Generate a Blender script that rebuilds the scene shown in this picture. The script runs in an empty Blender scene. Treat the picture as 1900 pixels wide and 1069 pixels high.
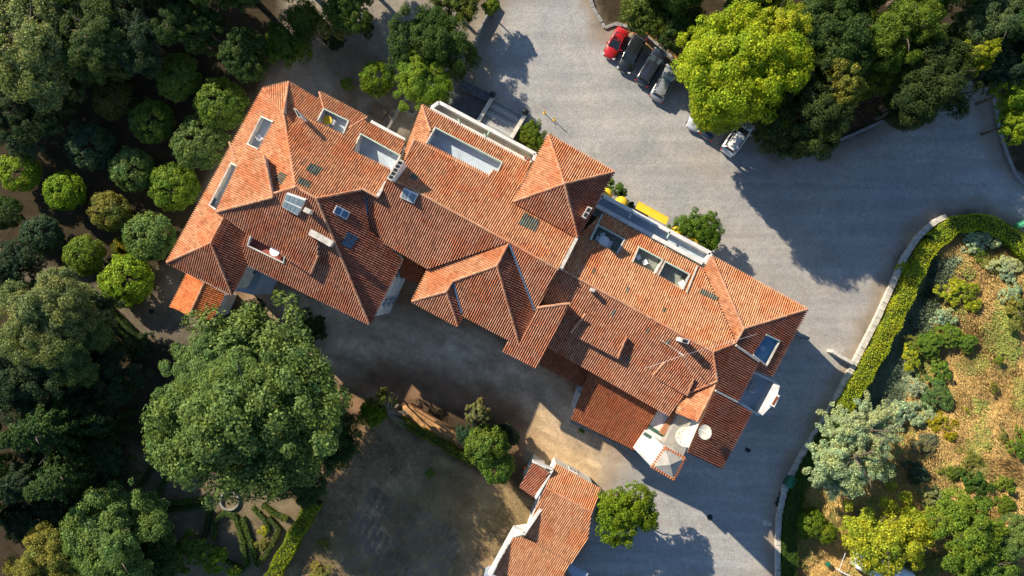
import bpy, bmesh, math, random
import numpy as np
from mathutils import Vector, Matrix
from mathutils.geometry import tessellate_polygon, delaunay_2d_cdt

# ------------------------------------------------------------ camera, sky, sun, exposure
SC = bpy.context.scene
COL = SC.collection
CAM_H = 80.0
MPP = 0.06            # metres on the datum plane per photograph pixel
cam = bpy.data.cameras.new('camera'); camo = bpy.data.objects.new('camera', cam); COL.objects.link(camo)
camo.location = (0, 0, CAM_H); cam.sensor_width = 36; cam.lens = 36 * CAM_H / (1900 * MPP)
cam.clip_start = 1; cam.clip_end = 2000
SC.camera = camo
SUN_EL = math.radians(31.0)
SUN_TO = Vector((-0.715, 0.699, 0)).normalized()       # horizontal direction towards the sun
world = bpy.data.worlds.new('World'); SC.world = world; world.use_nodes = True
wn = world.node_tree; wn.nodes.clear()
sky = wn.nodes.new('ShaderNodeTexSky'); sky.sky_type = 'NISHITA'; sky.sun_disc = False
sky.sun_elevation = SUN_EL; sky.sun_rotation = math.atan2(SUN_TO.x, SUN_TO.y)
sky.air_density = 1.1; sky.dust_density = 0.2; sky.ozone_density = 4.0
bg = wn.nodes.new('ShaderNodeBackground'); bg.inputs['Strength'].default_value = 0.088
wo = wn.nodes.new('ShaderNodeOutputWorld')
wn.links.new(sky.outputs[0], bg.inputs[0]); wn.links.new(bg.outputs[0], wo.inputs[0])
sl = bpy.data.lights.new('sun', 'SUN'); sl.energy = 4.8; sl.angle = math.radians(0.5); sl.color = (1.0, 0.88, 0.70)
so = bpy.data.objects.new('sun', sl); COL.objects.link(so)
sdir = Vector((SUN_TO.x * math.cos(SUN_EL), SUN_TO.y * math.cos(SUN_EL), math.sin(SUN_EL)))
so.rotation_euler = sdir.to_track_quat('Z', 'Y').to_euler(); so.location = (0, 0, 60)
SC.view_settings.view_transform = 'Standard'; SC.view_settings.look = 'None'
SC.view_settings.exposure = 0.85; SC.view_settings.gamma = 1; SC.view_settings.use_curve_mapping = False

rnd = random.Random(7)
npr = np.random.default_rng(11)

# ------------------------------------------------------------ photograph pixel -> place
def P(px, py, z=0.0):
    k = MPP * (CAM_H - z) / CAM_H
    return Vector(((px - 950) * k, -(py - 534.5) * k, z))
A2 = Vector((0.880, -0.474)); B2 = Vector((-0.474, -0.880))     # long axis of the house; across it to the south-west
def gz_np(x, y):
    v = x * B2.x + y * B2.y
    t = np.clip((v + 11.0) / 24.0, 0, 1)
    return -4.0 * t * t * (3 - 2 * t)
def gz(x, y): return float(gz_np(np.float64(x), np.float64(y)))
def G(px, py, dz=0.0):
    z = 0
    for _ in range(8):
        p = P(px, py, z); z = gz(p.x, p.y)
    p = P(px, py, z); return Vector((p.x, p.y, z + dz))

# ------------------------------------------------------------ object helpers
def link(o, parent=None):
    COL.objects.link(o)
    if parent is not None: o.parent = parent
    return o
def tag(o, label=None, cat=None, group=None, kind=None):
    if label: o['label'] = label
    if cat: o['category'] = cat
    if group: o['group'] = group
    if kind: o['kind'] = kind
    return o
def thing(name, label, cat, loc=(0, 0, 0), rz=0, group=None):
    o = bpy.data.objects.new(name, None); o.empty_display_size = 0.3
    link(o); o.location = loc; o.rotation_euler = (0, 0, rz)
    return tag(o, label, cat, group)
def root_of(o):
    while o.parent is not None: o = o.parent
    return o
def mk(name, vs, fs, m, parent=None, smooth=False, world_space=True):
    off = Vector((0, 0, 0))
    if parent is not None and world_space: off = Vector(root_of(parent).location)
    me = bpy.data.meshes.new(name)
    me.from_pydata([(v[0] - off[0], v[1] - off[1], v[2] - off[2]) for v in vs], [], fs)
    if smooth: me.polygons.foreach_set('use_smooth', [True] * len(me.polygons))
    ms = m if isinstance(m, (list, tuple)) else [m]
    for q in ms: me.materials.append(q)
    me.update()
    return link(bpy.data.objects.new(name, me), parent)
class MB:
    def __init__(s): s.v = []; s.f = []
    def add(s, vs, fs):
        n = len(s.v); s.v += [tuple(v) for v in vs]; s.f += [tuple(i + n for i in f) for f in fs]; return s
    def box(s, c, sx, sy, sz, rz=0, bev=0):
        ca, sa = math.cos(rz), math.sin(rz); vs = []
        for z in (0, 1):
            for x, y in ((-1, -1), (1, -1), (1, 1), (-1, 1)):
                a, b = x * sx / 2, y * sy / 2
                vs.append((c[0] + a * ca - b * sa, c[1] + a * sa + b * ca, c[2] + z * sz))
        return s.add(vs, [(3, 2, 1, 0), (4, 5, 6, 7), (0, 1, 5, 4), (1, 2, 6, 5), (2, 3, 7, 6), (3, 0, 4, 7)])
    def bar(s, a, b, w, h, up=(0, 0, 1)):
        a = Vector(a); b = Vector(b); d = (b - a).normalized(); u = Vector(up)
        r = d.cross(u).normalized() * (w / 2); n = r.cross(d).normalized() * h
        vs = [a - r, a + r, b + r, b - r, a - r + n, a + r + n, b + r + n, b - r + n]
        return s.add(vs, [(3, 2, 1, 0), (4, 5, 6, 7), (0, 1, 5, 4), (1, 2, 6, 5), (2, 3, 7, 6), (3, 0, 4, 7)])
    def tube(s, pts, rs, n=8, caps=True):
        pts = [Vector(p) for p in pts]; base = len(s.v)
        for i, p in enumerate(pts):
            d = (pts[min(i + 1, len(pts) - 1)] - pts[max(i - 1, 0)]).normalized()
            a = d.orthogonal().normalized() if abs(d.z) < .9 else d.cross(Vector((1, 0, 0))).normalized()
            b = d.cross(a)
            for k in range(n):
                t = 2 * math.pi * k / n
                s.v.append(tuple(p + (a * math.cos(t) + b * math.sin(t)) * rs[i]))
        for i in range(len(pts) - 1):
            for k in range(n):
                q = base + i * n; s.f.append((q + k, q + (k + 1) % n, q + n + (k + 1) % n, q + n + k))
        if caps:
            s.f.append(tuple(base + k for k in reversed(range(n)))); s.f.append(tuple(base + (len(pts) - 1) * n + k for k in range(n)))
        return s
    def prism(s, loop, z0, z1):
        n = len(loop); vs = [(p[0], p[1], z0) for p in loop] + [(p[0], p[1], z1) for p in loop]
        return s.add(vs, [tuple(reversed(range(n))), tuple(range(n, 2 * n))] + [(i, (i + 1) % n, n + (i + 1) % n, n + i) for i in range(n)])
    def build(s, name, m, parent=None, smooth=False, world_space=True): return mk(name, s.v, s.f, m, parent, smooth, world_space)
def bevel(o, w=.02, seg=2):
    bm = bmesh.new(); bm.from_mesh(o.data)
    bmesh.ops.recalc_face_normals(bm, faces=bm.faces)
    bmesh.ops.bevel(bm, geom=[e for e in bm.edges if e.calc_face_angle(0) > .5], offset=w, segments=seg, affect='EDGES', profile=.6)
    bm.to_mesh(o.data); bm.free(); return o
def copy_tree(o, parent=None):
    c = o.copy(); COL.objects.link(c)
    if parent is not None: c.parent = parent
    for ch in list(o.children): copy_tree(ch, c)
    return c

# ------------------------------------------------------------ materials
def new_mat(name):
    m = bpy.data.materials.new(name); m.use_nodes = True; t = m.node_tree; t.nodes.clear()
    b = t.nodes.new('ShaderNodeBsdfPrincipled'); o = t.nodes.new('ShaderNodeOutputMaterial')
    t.links.new(b.outputs[0], o.inputs[0]); return m, t, b
def nd(t, ty, **kw):
    n = t.nodes.new(ty)
    for k, v in kw.items():
        if k in n.inputs: n.inputs[k].default_value = v
        else: setattr(n, k, v)
    return n
def noise(t, scale, detail=4, rough=.6, coord=None, dist=0):
    n = nd(t, 'ShaderNodeTexNoise', Scale=scale, Detail=detail, Roughness=rough, Distortion=dist)
    if coord is None:
        g = t.nodes.new('ShaderNodeNewGeometry'); coord = g.outputs['Position']
    t.links.new(coord, n.inputs['Vector']); return n.outputs['Fac']
def ramp(t, fac, stops):
    r = t.nodes.new('ShaderNodeValToRGB'); cr = r.color_ramp
    while len(cr.elements) < len(stops): cr.elements.new(.5)
    for e, (p, c) in zip(cr.elements, stops):
        e.position = p; e.color = (c[0], c[1], c[2], 1) if not isinstance(c, (int, float)) else (c, c, c, 1)
    t.links.new(fac, r.inputs[0]); return r.outputs[0]
def mixc(t, a, b, fac, mode='MIX'):
    m = t.nodes.new('ShaderNodeMix'); m.data_type = 'RGBA'; m.blend_type = mode
    for v, s in ((fac, m.inputs[0]), (a, m.inputs[6]), (b, m.inputs[7])):
        if hasattr(v, 'is_linked'): t.links.new(v, s)
        elif isinstance(v, (int, float)): s.default_value = v
        else: s.default_value = (v[0], v[1], v[2], 1)
    return m.outputs[2]
def bump(t, b, h, strength=.4, dist=.03):
    n = nd(t, 'ShaderNodeBump', Strength=strength, Distance=dist); t.links.new(h, n.inputs['Height']); t.links.new(n.outputs[0], b.inputs['Normal'])
def simple(name, c, rough=.7, metal=0, var=.18, scale=1.5, spec=.3):
    m, t, b = new_mat(name)
    f = noise(t, scale, 5, .65)
    lo = tuple(x * (1 - var) for x in c); hi = tuple(min(1, x * (1 + var)) for x in c)
    t.links.new(ramp(t, f, [(.3, lo), (.7, hi)]), b.inputs['Base Color'])
    b.inputs['Roughness'].default_value = rough; b.inputs['Metallic'].default_value = metal
    b.inputs['Specular IOR Level'].default_value = spec
    return m
def tile_mat(name, base, dark, moss=.35, groove_shade=.72):
    m, t, b = new_mat(name)
    at = nd(t, 'ShaderNodeAttribute', attribute_name='vary')
    c = ramp(t, at.outputs['Fac'], [(0, tuple(x * .68 for x in base)), (.25, tuple(x * .9 for x in base)), (.6, base), (.9, (base[0] * 1.08, base[1] * 1.15, base[2] * 1.15)), (1, (base[0] * 1.08, base[1] * 1.28, base[2] * 1.4))])
    w = ramp(t, noise(t, .22, 5, .7), [(.38, 0), (.72, 1)])
    c = mixc(t, c, dark, mixc(t, (0, 0, 0), (moss,) * 3, w))
    pt = ramp(t, noise(t, .42, 3, .55, dist=.8), [(.50, 0), (.60, 1)])
    c = mixc(t, c, mixc(t, c, (1.0, .80, .70), 1, 'MULTIPLY'), pt)
    f = ramp(t, noise(t, 3.5, 4, .7), [(.35, .75), (.65, 1.1)])
    c = mixc(t, c, f, 1.0, 'MULTIPLY')
    ch = nd(t, 'ShaderNodeAttribute', attribute_name='channel')      # shade between the barrels, painted into the channel colour
    c = mixc(t, c, (groove_shade, groove_shade * .80, groove_shade * .78), ch.outputs['Fac'], 'MULTIPLY')
    l = ramp(t, noise(t, 1.1, 6, .75), [(.62, 0), (.72, 1)])
    c = mixc(t, c, (.33, .25, .15), mixc(t, (0, 0, 0), (.28,) * 3, l))
    t.links.new(c, b.inputs['Base Color']); b.inputs['Roughness'].default_value = .85; b.inputs['Specular IOR Level'].default_value = .2
    bump(t, b, noise(t, 14, 3), .3, .02)
    return m
TILE = tile_mat('terracotta_tiles', (.63, .315, .160), (.40, .19, .105))
TILE_SW = tile_mat('sw_shaded_terracotta_tiles', (.55, .255, .150), (.25, .125, .085), .5, .26)  # south-west slopes: their dimmer light and dark channels put into the tile colour
TILE_DARK = tile_mat('shade_side_terracotta_tiles', (.42, .16, .095), (.14, .07, .05), .6, .4)  # darker tile copy with the shade of slopes turned from the sun painted in
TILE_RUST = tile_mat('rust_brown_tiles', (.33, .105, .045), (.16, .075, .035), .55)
TILE_NEW = tile_mat('bright_orange_tiles', (.70, .25, .09), (.42, .15, .07), .2)
RIDGE = tile_mat('ridge_tile_clay', (.58, .28, .16), (.35, .24, .15), .6)
def plaster(name, c, stain=.5):
    m, t, b = new_mat(name)
    f = ramp(t, noise(t, .9, 6, .7), [(.35, tuple(x * .72 for x in c)), (.62, c)])
    g = ramp(t, noise(t, 5, 4, .6), [(.55, 1.0), (.75, 1 - stain * .5)])
    t.links.new(mixc(t, f, g, 1, 'MULTIPLY'), b.inputs['Base Color']); b.inputs['Roughness'].default_value = .8
    return m
WHITE = plaster('white_plaster', (.74, .72, .68)); FLOORG = plaster('grey_terrace_floor', (.46, .54, .61), .2)
CREAM = plaster('cream_balcony_floor', (.58, .50, .36), .2); REDFL = plaster('red_terrace_floor', (.33, .08, .055))
SAGE = plaster('sage_terrace_floor', (.26, .29, .24)); POOL = plaster('blue_terrace_floor', (.12, .33, .55), .3)
BLUEG = plaster('pale_blue_roof_sheet', (.34, .41, .50), .3); LGREY = plaster('grey_concrete_roof', (.36, .34, .30))
MINT = simple('pale_green_flashing', (.42, .58, .47), .5); BLUEF = simple('blue_valley_flashing', (.07, .15, .24), .5)
STONE = simple('granite', (.25, .24, .225), .85, var=.35, scale=3); STONED = simple('dark_slate', (.12, .125, .135), .8, var=.4, scale=2.5)
STONEW = simple('pale_wall_stone', (.50, .46, .40), .85, var=.35, scale=2)
YEL = simple('yellow_canvas', (.80, .50, .03), .7, var=.06); DARKM = simple('black_metal', (.02, .022, .025), .4)
GREENM = simple('green_plastic', (.02, .13, .07), .5); GREENG = simple('bright_green_paint', (.10, .42, .22), .5)
WOODM = simple('old_wood', (.16, .12, .085), .85, var=.4, scale=4); PLW = simple('white_plastic', (.78, .78, .78), .4, var=.05)
DECKM = simple('eaves_board', (.22, .14, .10), .8); ORNG = simple('orange_plastic', (.75, .15, .03), .5)
FRAMEM = simple('white_window_frame', (.70, .71, .70), .45, var=.08); SHUT = simple('dark_green_shutter', (.04, .10, .075), .5)
def glass_mat(name, c, rough=.08):
    m, t, b = new_mat(name)
    f = ramp(t, noise(t, .7, 3), [(.3, tuple(x * .7 for x in c)), (.7, tuple(x * 1.3 for x in c))]); t.links.new(f, b.inputs['Base Color'])
    b.inputs['Roughness'].default_value = rough; b.inputs['Specular IOR Level'].default_value = .7; return m
GLASS = glass_mat('window_glass', (.05, .075, .10)); GLASSB = glass_mat('blue_skylight_glass', (.03, .07, .14)); GLASSG = glass_mat('pale_skylight_glass', (.20, .25, .26), .2)
GTILE = tile_mat('glass_roof_tiles', (.17, .19, .15), (.12, .14, .12), .4)
RUBBER = simple('rubber', (.018, .018, .018), .8)
def bark_mat():
    m, t, b = new_mat('bark'); t.links.new(ramp(t, noise(t, 6, 6, .7), [(.3, (.05, .035, .025)), (.7, (.17, .13, .095))]), b.inputs['Base Color'])
    b.inputs['Roughness'].default_value = .95; return m
BARK = bark_mat()
TWIG = simple('dry_twigs', (.34, .27, .19), .9)
def leaf_mat(name, trans=.35):
    m, t, b = new_mat(name)
    oi = t.nodes.new('ShaderNodeObjectInfo'); ge = t.nodes.new('ShaderNodeNewGeometry')
    v = ramp(t, ge.outputs['Random Per Island'], [(0, .55), (.5, 1.0), (.9, 1.45), (1, 2.2)])
    c = mixc(t, oi.outputs['Color'], v, 1, 'MULTIPLY')
    tc = t.nodes.new('ShaderNodeTexCoord')
    f = ramp(t, noise(t, .55, 4, .6), [(.3, (.72, .90, 1.0)), (.7, (1.28, 1.08, .80))])
    c = mixc(t, c, f, 1, 'MULTIPLY')
    t.links.new(c, b.inputs['Base Color']); b.inputs['Roughness'].default_value = .6; b.inputs['Specular IOR Level'].default_value = .15
    tr = t.nodes.new('ShaderNodeBsdfTranslucent'); t.links.new(mixc(t, c, (1.25, 1.35, .6), 1, 'MULTIPLY'), tr.inputs[0])
    ms = t.nodes.new('ShaderNodeMixShader'); ms.inputs[0].default_value = trans
    o = [n for n in t.nodes if n.type == 'OUTPUT_MATERIAL'][0]
    t.links.new(b.outputs[0], ms.inputs[1]); t.links.new(tr.outputs[0], ms.inputs[2]); t.links.new(ms.outputs[0], o.inputs[0])
    return m
LEAF = leaf_mat('leaves')
def ground_mat(name, fine=9, strength=.5):
    m, t, b = new_mat(name)
    at = nd(t, 'ShaderNodeAttribute', attribute_name='soil')
    f = ramp(t, noise(t, fine, 6, .75), [(.3, .55), (.7, 1.35)])
    f2 = ramp(t, noise(t, .8, 6, .7, dist=.6), [(.3, .72), (.7, 1.22)])
    c = mixc(t, mixc(t, at.outputs['Color'], f, 1, 'MULTIPLY'), f2, 1, 'MULTIPLY')
    sp = ramp(t, noise(t, 26, 2, .5), [(.66, 0), (.72, 1)])
    c = mixc(t, c, (.34, .29, .2), mixc(t, (0, 0, 0), (.3,) * 3, sp))
    t.links.new(c, b.inputs['Base Color']); b.inputs['Roughness'].default_value = .95; b.inputs['Specular IOR Level'].default_value = .1
    gr = ramp(t, noise(t, 17, 3, .8), [(.38, .72), (.5, 1), (.62, 1.25)]); c = mixc(t, c, gr, 1, 'MULTIPLY'); t.links.new(c, b.inputs['Base Color'])
    bump(t, b, noise(t, 5, 6, .75), strength, .15); return m
GROUND = ground_mat('soil')
def cobble_mat():
    m, t, b = new_mat('granite_cobbles')
    ge = t.nodes.new('ShaderNodeNewGeometry')
    vo = nd(t, 'ShaderNodeTexVoronoi', Scale=7.5); t.links.new(ge.outputs['Position'], vo.inputs['Vector'])
    c = ramp(t, vo.outputs['Color'], [(0, (.34, .335, .325)), (.5, (.375, .368, .355)), (1, (.41, .40, .385))])
    d = ramp(t, vo.outputs['Distance'], [(.35, 1.0), (.75, .78)]); c = mixc(t, c, d, 1, 'MULTIPLY')
    w = ramp(t, noise(t, .16, 6, .7, dist=.5), [(.35, (.82, .84, .87)), (.65, (1.12, 1.08, 1.02))]); c = mixc(t, c, w, 1, 'MULTIPLY')
    mp = nd(t, 'ShaderNodeMapping'); mp.inputs['Rotation'].default_value = (0, 0, math.radians(28.3)); mp.inputs['Scale'].default_value = (.06, .75, 1)
    t.links.new(ge.outputs['Position'], mp.inputs['Vector'])      # faint wheel tracks along the house
    w = ramp(t, noise(t, 1.0, 3, .5, mp.outputs[0], .4), [(.4, .90), (.6, 1.06)]); c = mixc(t, c, w, 1, 'MULTIPLY')
    w = ramp(t, noise(t, 1.6, 5, .7), [(.3, .88), (.7, 1.09)]); c = mixc(t, c, w, 1, 'MULTIPLY')
    at = nd(t, 'ShaderNodeAttribute', attribute_name='soil')
    k = nd(t, 'ShaderNodeMath', operation='MULTIPLY'); k.inputs[1].default_value = 1.0
    t.links.new(at.outputs['Alpha'], k.inputs[0])
    n2 = ramp(t, noise(t, 2.2, 6, .75), [(.3, .35), (.6, 1)])
    c = mixc(t, c, mixc(t, at.outputs['Color'], n2, 0.4, 'MULTIPLY'), k.outputs[0])
    st = ramp(t, noise(t, .7, 3, .5), [(.68, 0), (.74, 1)]); c = mixc(t, c, (.16, .15, .14), mixc(t, (0, 0, 0), (.35,) * 3, st))
    t.links.new(c, b.inputs['Base Color']); b.inputs['Roughness'].default_value = .8; b.inputs['Specular IOR Level'].default_value = .25
    bump(t, b, vo.outputs['Distance'], -.4, .03); return m
COBBLE = cobble_mat()
def lat_noise(x, y, s, seed):
    x = x * s; y = y * s; xi = np.floor(x).astype(int); yi = np.floor(y).astype(int); fx = x - xi; fy = y - yi
    def h(a, b):
        n = (a * 374761393 + b * 668265263 + seed * 69069) & 0x7fffffff; n = ((n ^ (n >> 13)) * 1274126177) & 0x7fffffff
        return ((n ^ (n >> 16)) & 0xffff) / 65535.0
    fx = fx * fx * (3 - 2 * fx); fy = fy * fy * (3 - 2 * fy)
    return (h(xi, yi) * (1 - fx) + h(xi + 1, yi) * fx) * (1 - fy) + (h(xi, yi + 1) * (1 - fx) + h(xi + 1, yi + 1) * fx) * fy
def fbm(x, y, s, seed, o=4):
    r = 0; a = .5
    for i in range(o): r = r + a * lat_noise(x, y, s * 2 ** i, seed + i); a *= .5
    return r / (1 - .5 ** o)
# ------------------------------------------------------------ the ground and its sheets
def sdist(x, y, poly):
    """signed distance (negative inside) to a polygon of world xy points"""
    d = np.full(x.shape, 1e9); ins = np.zeros(x.shape, bool); n = len(poly)
    for i in range(n):
        ax, ay = poly[i][0], poly[i][1]; bx, by = poly[(i + 1) % n][0], poly[(i + 1) % n][1]
        ex, ey = bx - ax, by - ay; t = np.clip(((x - ax) * ex + (y - ay) * ey) / (ex * ex + ey * ey + 1e-9), 0, 1)
        d = np.minimum(d, np.hypot(x - ax - t * ex, y - ay - t * ey))
        c = ((ay > y) != (by > y)); xx = ax + (y - ay) / (by - ay + 1e-12) * ex; ins ^= c & (x < xx)
    return np.where(ins, -d, d)
def gpoly(pts): return [G(*p) for p in pts]
Z_HILL = [(1690, 455), (1640, 560), (1590, 660), (1540, 760), (1500, 850), (1470, 960), (1462, 1100), (1960, 1100), (1960, 440), (1840, 425), (1760, 425)]
Z_DRIVE = [(935, -30), (1085, -30), (1122, 56), (1145, 47), (1185, 62), (1235, 98), (1270, 140), (1330, 190), (1395, 240), (1440, 285), (1500, 285), (1570, 260), (1640, 228), (1700, 205), (1760, 165), (1790, 110), (1850, 100), (1845, 180), (1855, 250), (1880, 310), (1960, 370), (1960, 470), (1860, 408), (1790, 398), (1735, 412), (1695, 445), (1665, 500), (1640, 560), (1600, 640), (1560, 725), (1520, 815), (1470, 880), (1448, 950), (1440, 1100), (1040, 1100), (1050, 1030), (1075, 960), (1100, 905), (1132, 830), (1090, 790), (1150, 700), (1300, 560), (1080, 380), (960, 260), (905, 215), (880, 160), (885, 75)]
Z_YARD = [(440, 470), (700, 470), (1000, 600), (1120, 720), (1160, 830), (1120, 900), (1060, 935), (1000, 870), (960, 850), (940, 790), (860, 765), (760, 745), (660, 770), (560, 700), (500, 620), (440, 590)]
Z_SAND = [(400, 330), (480, 170), (520, 105), (540, -30), (935, -30), (885, 75), (880, 160), (800, 210), (700, 260), (560, 260), (430, 300), (330, 480), (300, 500)]
Z_PATH = [(-30, 440), (120, 500), (215, 545), (262, 575), (290, 500), (330, 470), (440, 500), (420, 600), (330, 650), (262, 625), (190, 580), (100, 540), (-30, 480)]
Z_LAWN = [(600, 870), (665, 800), (705, 770), (760, 800), (860, 880), (960, 930), (1000, 940), (970, 980), (900, 1100), (510, 1100), (560, 980)]
Z_PART = [(240, 830), (620, 830), (600, 900), (520, 1100), (240, 1100)]
WP = {k: gpoly(v) for k, v in dict(hill=Z_HILL, drive=Z_DRIVE, yard=Z_YARD, sand=Z_SAND, path=Z_PATH, lawn=Z_LAWN, part=Z_PART).items()}
def soil(x, y):
    n1 = fbm(x, y, .35, 3); n2 = fbm(x, y, .12, 9); n3 = fbm(x, y, .9, 21)
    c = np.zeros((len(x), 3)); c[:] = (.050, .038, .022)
    def lay(d, col, soft, amt=1.0):
        nonlocal c
        w = np.clip(.5 - (d + (n1 - .5) * 3.0 + (n3 - .5) * 1.2) / soft, 0, 1)[:, None] * (amt if np.isscalar(amt) else amt[:, None])
        c = c * (1 - w) + np.array(col) * w
    lay(sdist(x, y, WP['drive']), (.27, .205, .14), 1.0)
    lay(sdist(x, y, gpoly([(1150, 52), (1185, 68), (1225, 100), (1262, 128), (1262, 108), (1225, 80), (1190, 52)])), (.50, .27, .08), .8)
    lay(sdist(x, y, WP['part']), (.19, .15, .09), 1.5)
    lay(sdist(x, y, WP['sand']), (.29, .255, .205), 2.0)
    lay(sdist(x, y, WP['sand']), (.17, .13, .085), 2.0, np.clip((n2 - .52) * 6, 0, .8))
    lay(sdist(x, y, WP['path']), (.15, .125, .09), 1.2)
    lay(sdist(x, y, WP['yard']), (.26, .155, .09), 2.5)
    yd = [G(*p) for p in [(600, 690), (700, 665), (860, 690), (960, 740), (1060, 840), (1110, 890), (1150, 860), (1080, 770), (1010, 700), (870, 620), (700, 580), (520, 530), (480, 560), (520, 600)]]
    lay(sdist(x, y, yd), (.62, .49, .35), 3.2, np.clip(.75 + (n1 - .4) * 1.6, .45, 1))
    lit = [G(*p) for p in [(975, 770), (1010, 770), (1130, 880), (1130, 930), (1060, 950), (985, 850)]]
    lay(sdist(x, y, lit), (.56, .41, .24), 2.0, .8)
    lay(sdist(x, y, WP['lawn']), (.46, .30, .165), 1.5)
    lay(sdist(x, y, WP['lawn']), (.14, .145, .06), 2.0, np.clip((n2 - .5) * 7, 0, .5))
    lay(sdist(x, y, WP['hill']), (.48, .30, .10), 1.0)
    lay(sdist(x, y, WP['hill']), (.26, .115, .05), 1.0, np.clip((n2 - .52) * 6, 0, .75))
    lay(sdist(x, y, WP['hill']), (.20, .21, .06), 1.0, np.clip((n1 - .48) * 6, 0, .7))
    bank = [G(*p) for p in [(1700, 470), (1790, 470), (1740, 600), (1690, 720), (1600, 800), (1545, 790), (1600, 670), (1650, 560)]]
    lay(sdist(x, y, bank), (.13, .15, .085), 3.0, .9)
    u = x * A2.x + y * A2.y; v = x * B2.x + y * B2.y
    st = fbm(u * .35 + n1 * 2, v * 2.2 + n2 * 9, .55, 44)          # wheel tracks and wash lines along the house
    m = np.clip(-sdist(x, y, WP['yard']) / 2, 0, 1)[:, None]
    c = c * (1 + m * (st[:, None] - .5) * .9)
    return c * (.78 + .44 * n3[:, None])
BANKP = gpoly([(1712, 470), (1790, 478), (1755, 600), (1700, 720), (1610, 800), (1566, 778), (1612, 700), (1660, 600)])
def relief(x, y):
    d = sdist(x, y, WP['hill']); dip = -.8 * np.clip(-sdist(x, y, BANKP) / 1.6, 0, 1)
    return dip + np.clip(-d / 5, 0, 1) * ((fbm(x, y, .12, 5) - .5) * 2.2 + (fbm(x, y, .5, 6) - .5) * .5)
def put_soil(me, x, y, alpha=None):
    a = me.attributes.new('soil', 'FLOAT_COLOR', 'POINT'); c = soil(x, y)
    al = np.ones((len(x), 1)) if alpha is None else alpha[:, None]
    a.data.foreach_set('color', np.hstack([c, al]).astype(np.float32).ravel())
def sheet(name, poly, dz, mat, sp=.6, jit=.25, kind='structure', alpha=None):
    pts = []
    n = len(poly)
    for i in range(n):
        a = poly[i]; b = poly[(i + 1) % n]; L = (Vector(b[:2]) - Vector(a[:2])).length; k = max(1, int(L / sp))
        for j in range(k):
            q = a.lerp(b, j / k); pts.append(Vector((q.x + rnd.uniform(-jit, jit), q.y + rnd.uniform(-jit, jit))))
    nb = len(pts); x0 = min(p.x for p in pts); x1 = max(p.x for p in pts); y0 = min(p.y for p in pts); y1 = max(p.y for p in pts)
    gx, gy = np.meshgrid(np.arange(x0, x1, sp), np.arange(y0, y1, sp)); gx = gx.ravel(); gy = gy.ravel()
    ok = sdist(gx, gy, [(p.x, p.y) for p in pts]) < -sp * .5
    pts += [Vector((a, b)) for a, b in zip(gx[ok], gy[ok])]
    r = delaunay_2d_cdt(pts, [(i, (i + 1) % nb) for i in range(nb)], [], 1, 1e-5)
    x = np.array([p.x for p in r[0]]); y = np.array([p.y for p in r[0]]); z = gz_np(x, y) + dz + relief(x, y)
    fs = [f if (r[0][f[1]] - r[0][f[0]]).cross(r[0][f[2]] - r[0][f[0]]) > 0 else f[::-1] for f in map(tuple, r[2])]
    o = mk(name, list(zip(x, y, z)), fs, mat, None, True); put_soil(o.data, x, y, None if alpha is None else alpha(x, y))
    return tag(o, kind=kind)
def terrain():
    sp = .6; xs = np.arange(-78, 78.1, sp); ys = np.arange(-56, 56.1, sp); X, Y = np.meshgrid(xs, ys); x = X.ravel(); y = Y.ravel()
    z = gz_np(x, y) + relief(x, y) - .03 + (fbm(x, y, .4, 77) - .5) * .05
    dr = sdist(x, y, WP['drive']); z = np.where(dr < .6, gz_np(x, y) - .06, z)
    nx = len(xs); ny = len(ys)
    fs = [(j * nx + i, j * nx + i + 1, (j + 1) * nx + i + 1, (j + 1) * nx + i) for j in range(ny - 1) for i in range(nx - 1)]
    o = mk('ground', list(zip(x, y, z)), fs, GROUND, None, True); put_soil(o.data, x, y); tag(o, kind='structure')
    s = MB()
    ring = [(-500, -500), (500, -500), (500, 500), (-500, 500)]; inn = [(-78, -56), (78, -56), (78, 56), (-78, 56)]
    vs = [(a, b, gz(a, b) * 0 - 1.2) for a, b in ring] + [(a * .99, b * .99, -1.2 if i in (2, 3) and False else -2.7) for i, (a, b) in enumerate(inn)]
    vs = [(a, b, -2.7) for a, b in ring] + [(a, b, gz(a, b) - .05) for a, b in inn]
    o2 = mk('countryside', vs, [(i, (i + 1) % 4, 4 + (i + 1) % 4, 4 + i) for i in range(4)], GROUND, None)
    put_soil(o2.data, np.array([v[0] for v in vs]), np.array([v[1] for v in vs])); tag(o2, kind='structure')
terrain()
def drive_alpha(x, y):
    d = -sdist(x, y, WP['drive']); n = fbm(x, y, .5, 31); yd = sdist(x, y, WP['yard'])
    a = np.clip(1 - (d - .9 + (n - .5) * 2.4) / 1.5, 0, 1) * .8
    u = x * A2.x + y * A2.y; v = x * B2.x + y * B2.y
    a = np.maximum(a, np.clip((fbm(x, y, .09, 91) - .55) * 3, 0, .35) * fbm(x, y, .8, 92))
    a = np.maximum(a, np.clip((3.4 - yd + (n - .5) * 3) / 3.5, 0, 1) * .75)
    return a
sheet('driveway', WP['drive'], .012, COBBLE, .6, .03, alpha=drive_alpha)
sheet('courtyard', WP['yard'], .004, GROUND, .5)
sheet('sandy_forecourt', WP['sand'], .004, GROUND, .6)
sheet('garden_path', WP['path'], .008, GROUND, .6)
sheet('lawn', WP['lawn'], .006, GROUND, .6)
sheet('dry_hillside', WP['hill'], .006, GROUND, .5)
sheet('parterre_ground', WP['part'], .002, GROUND, .6)

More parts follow.
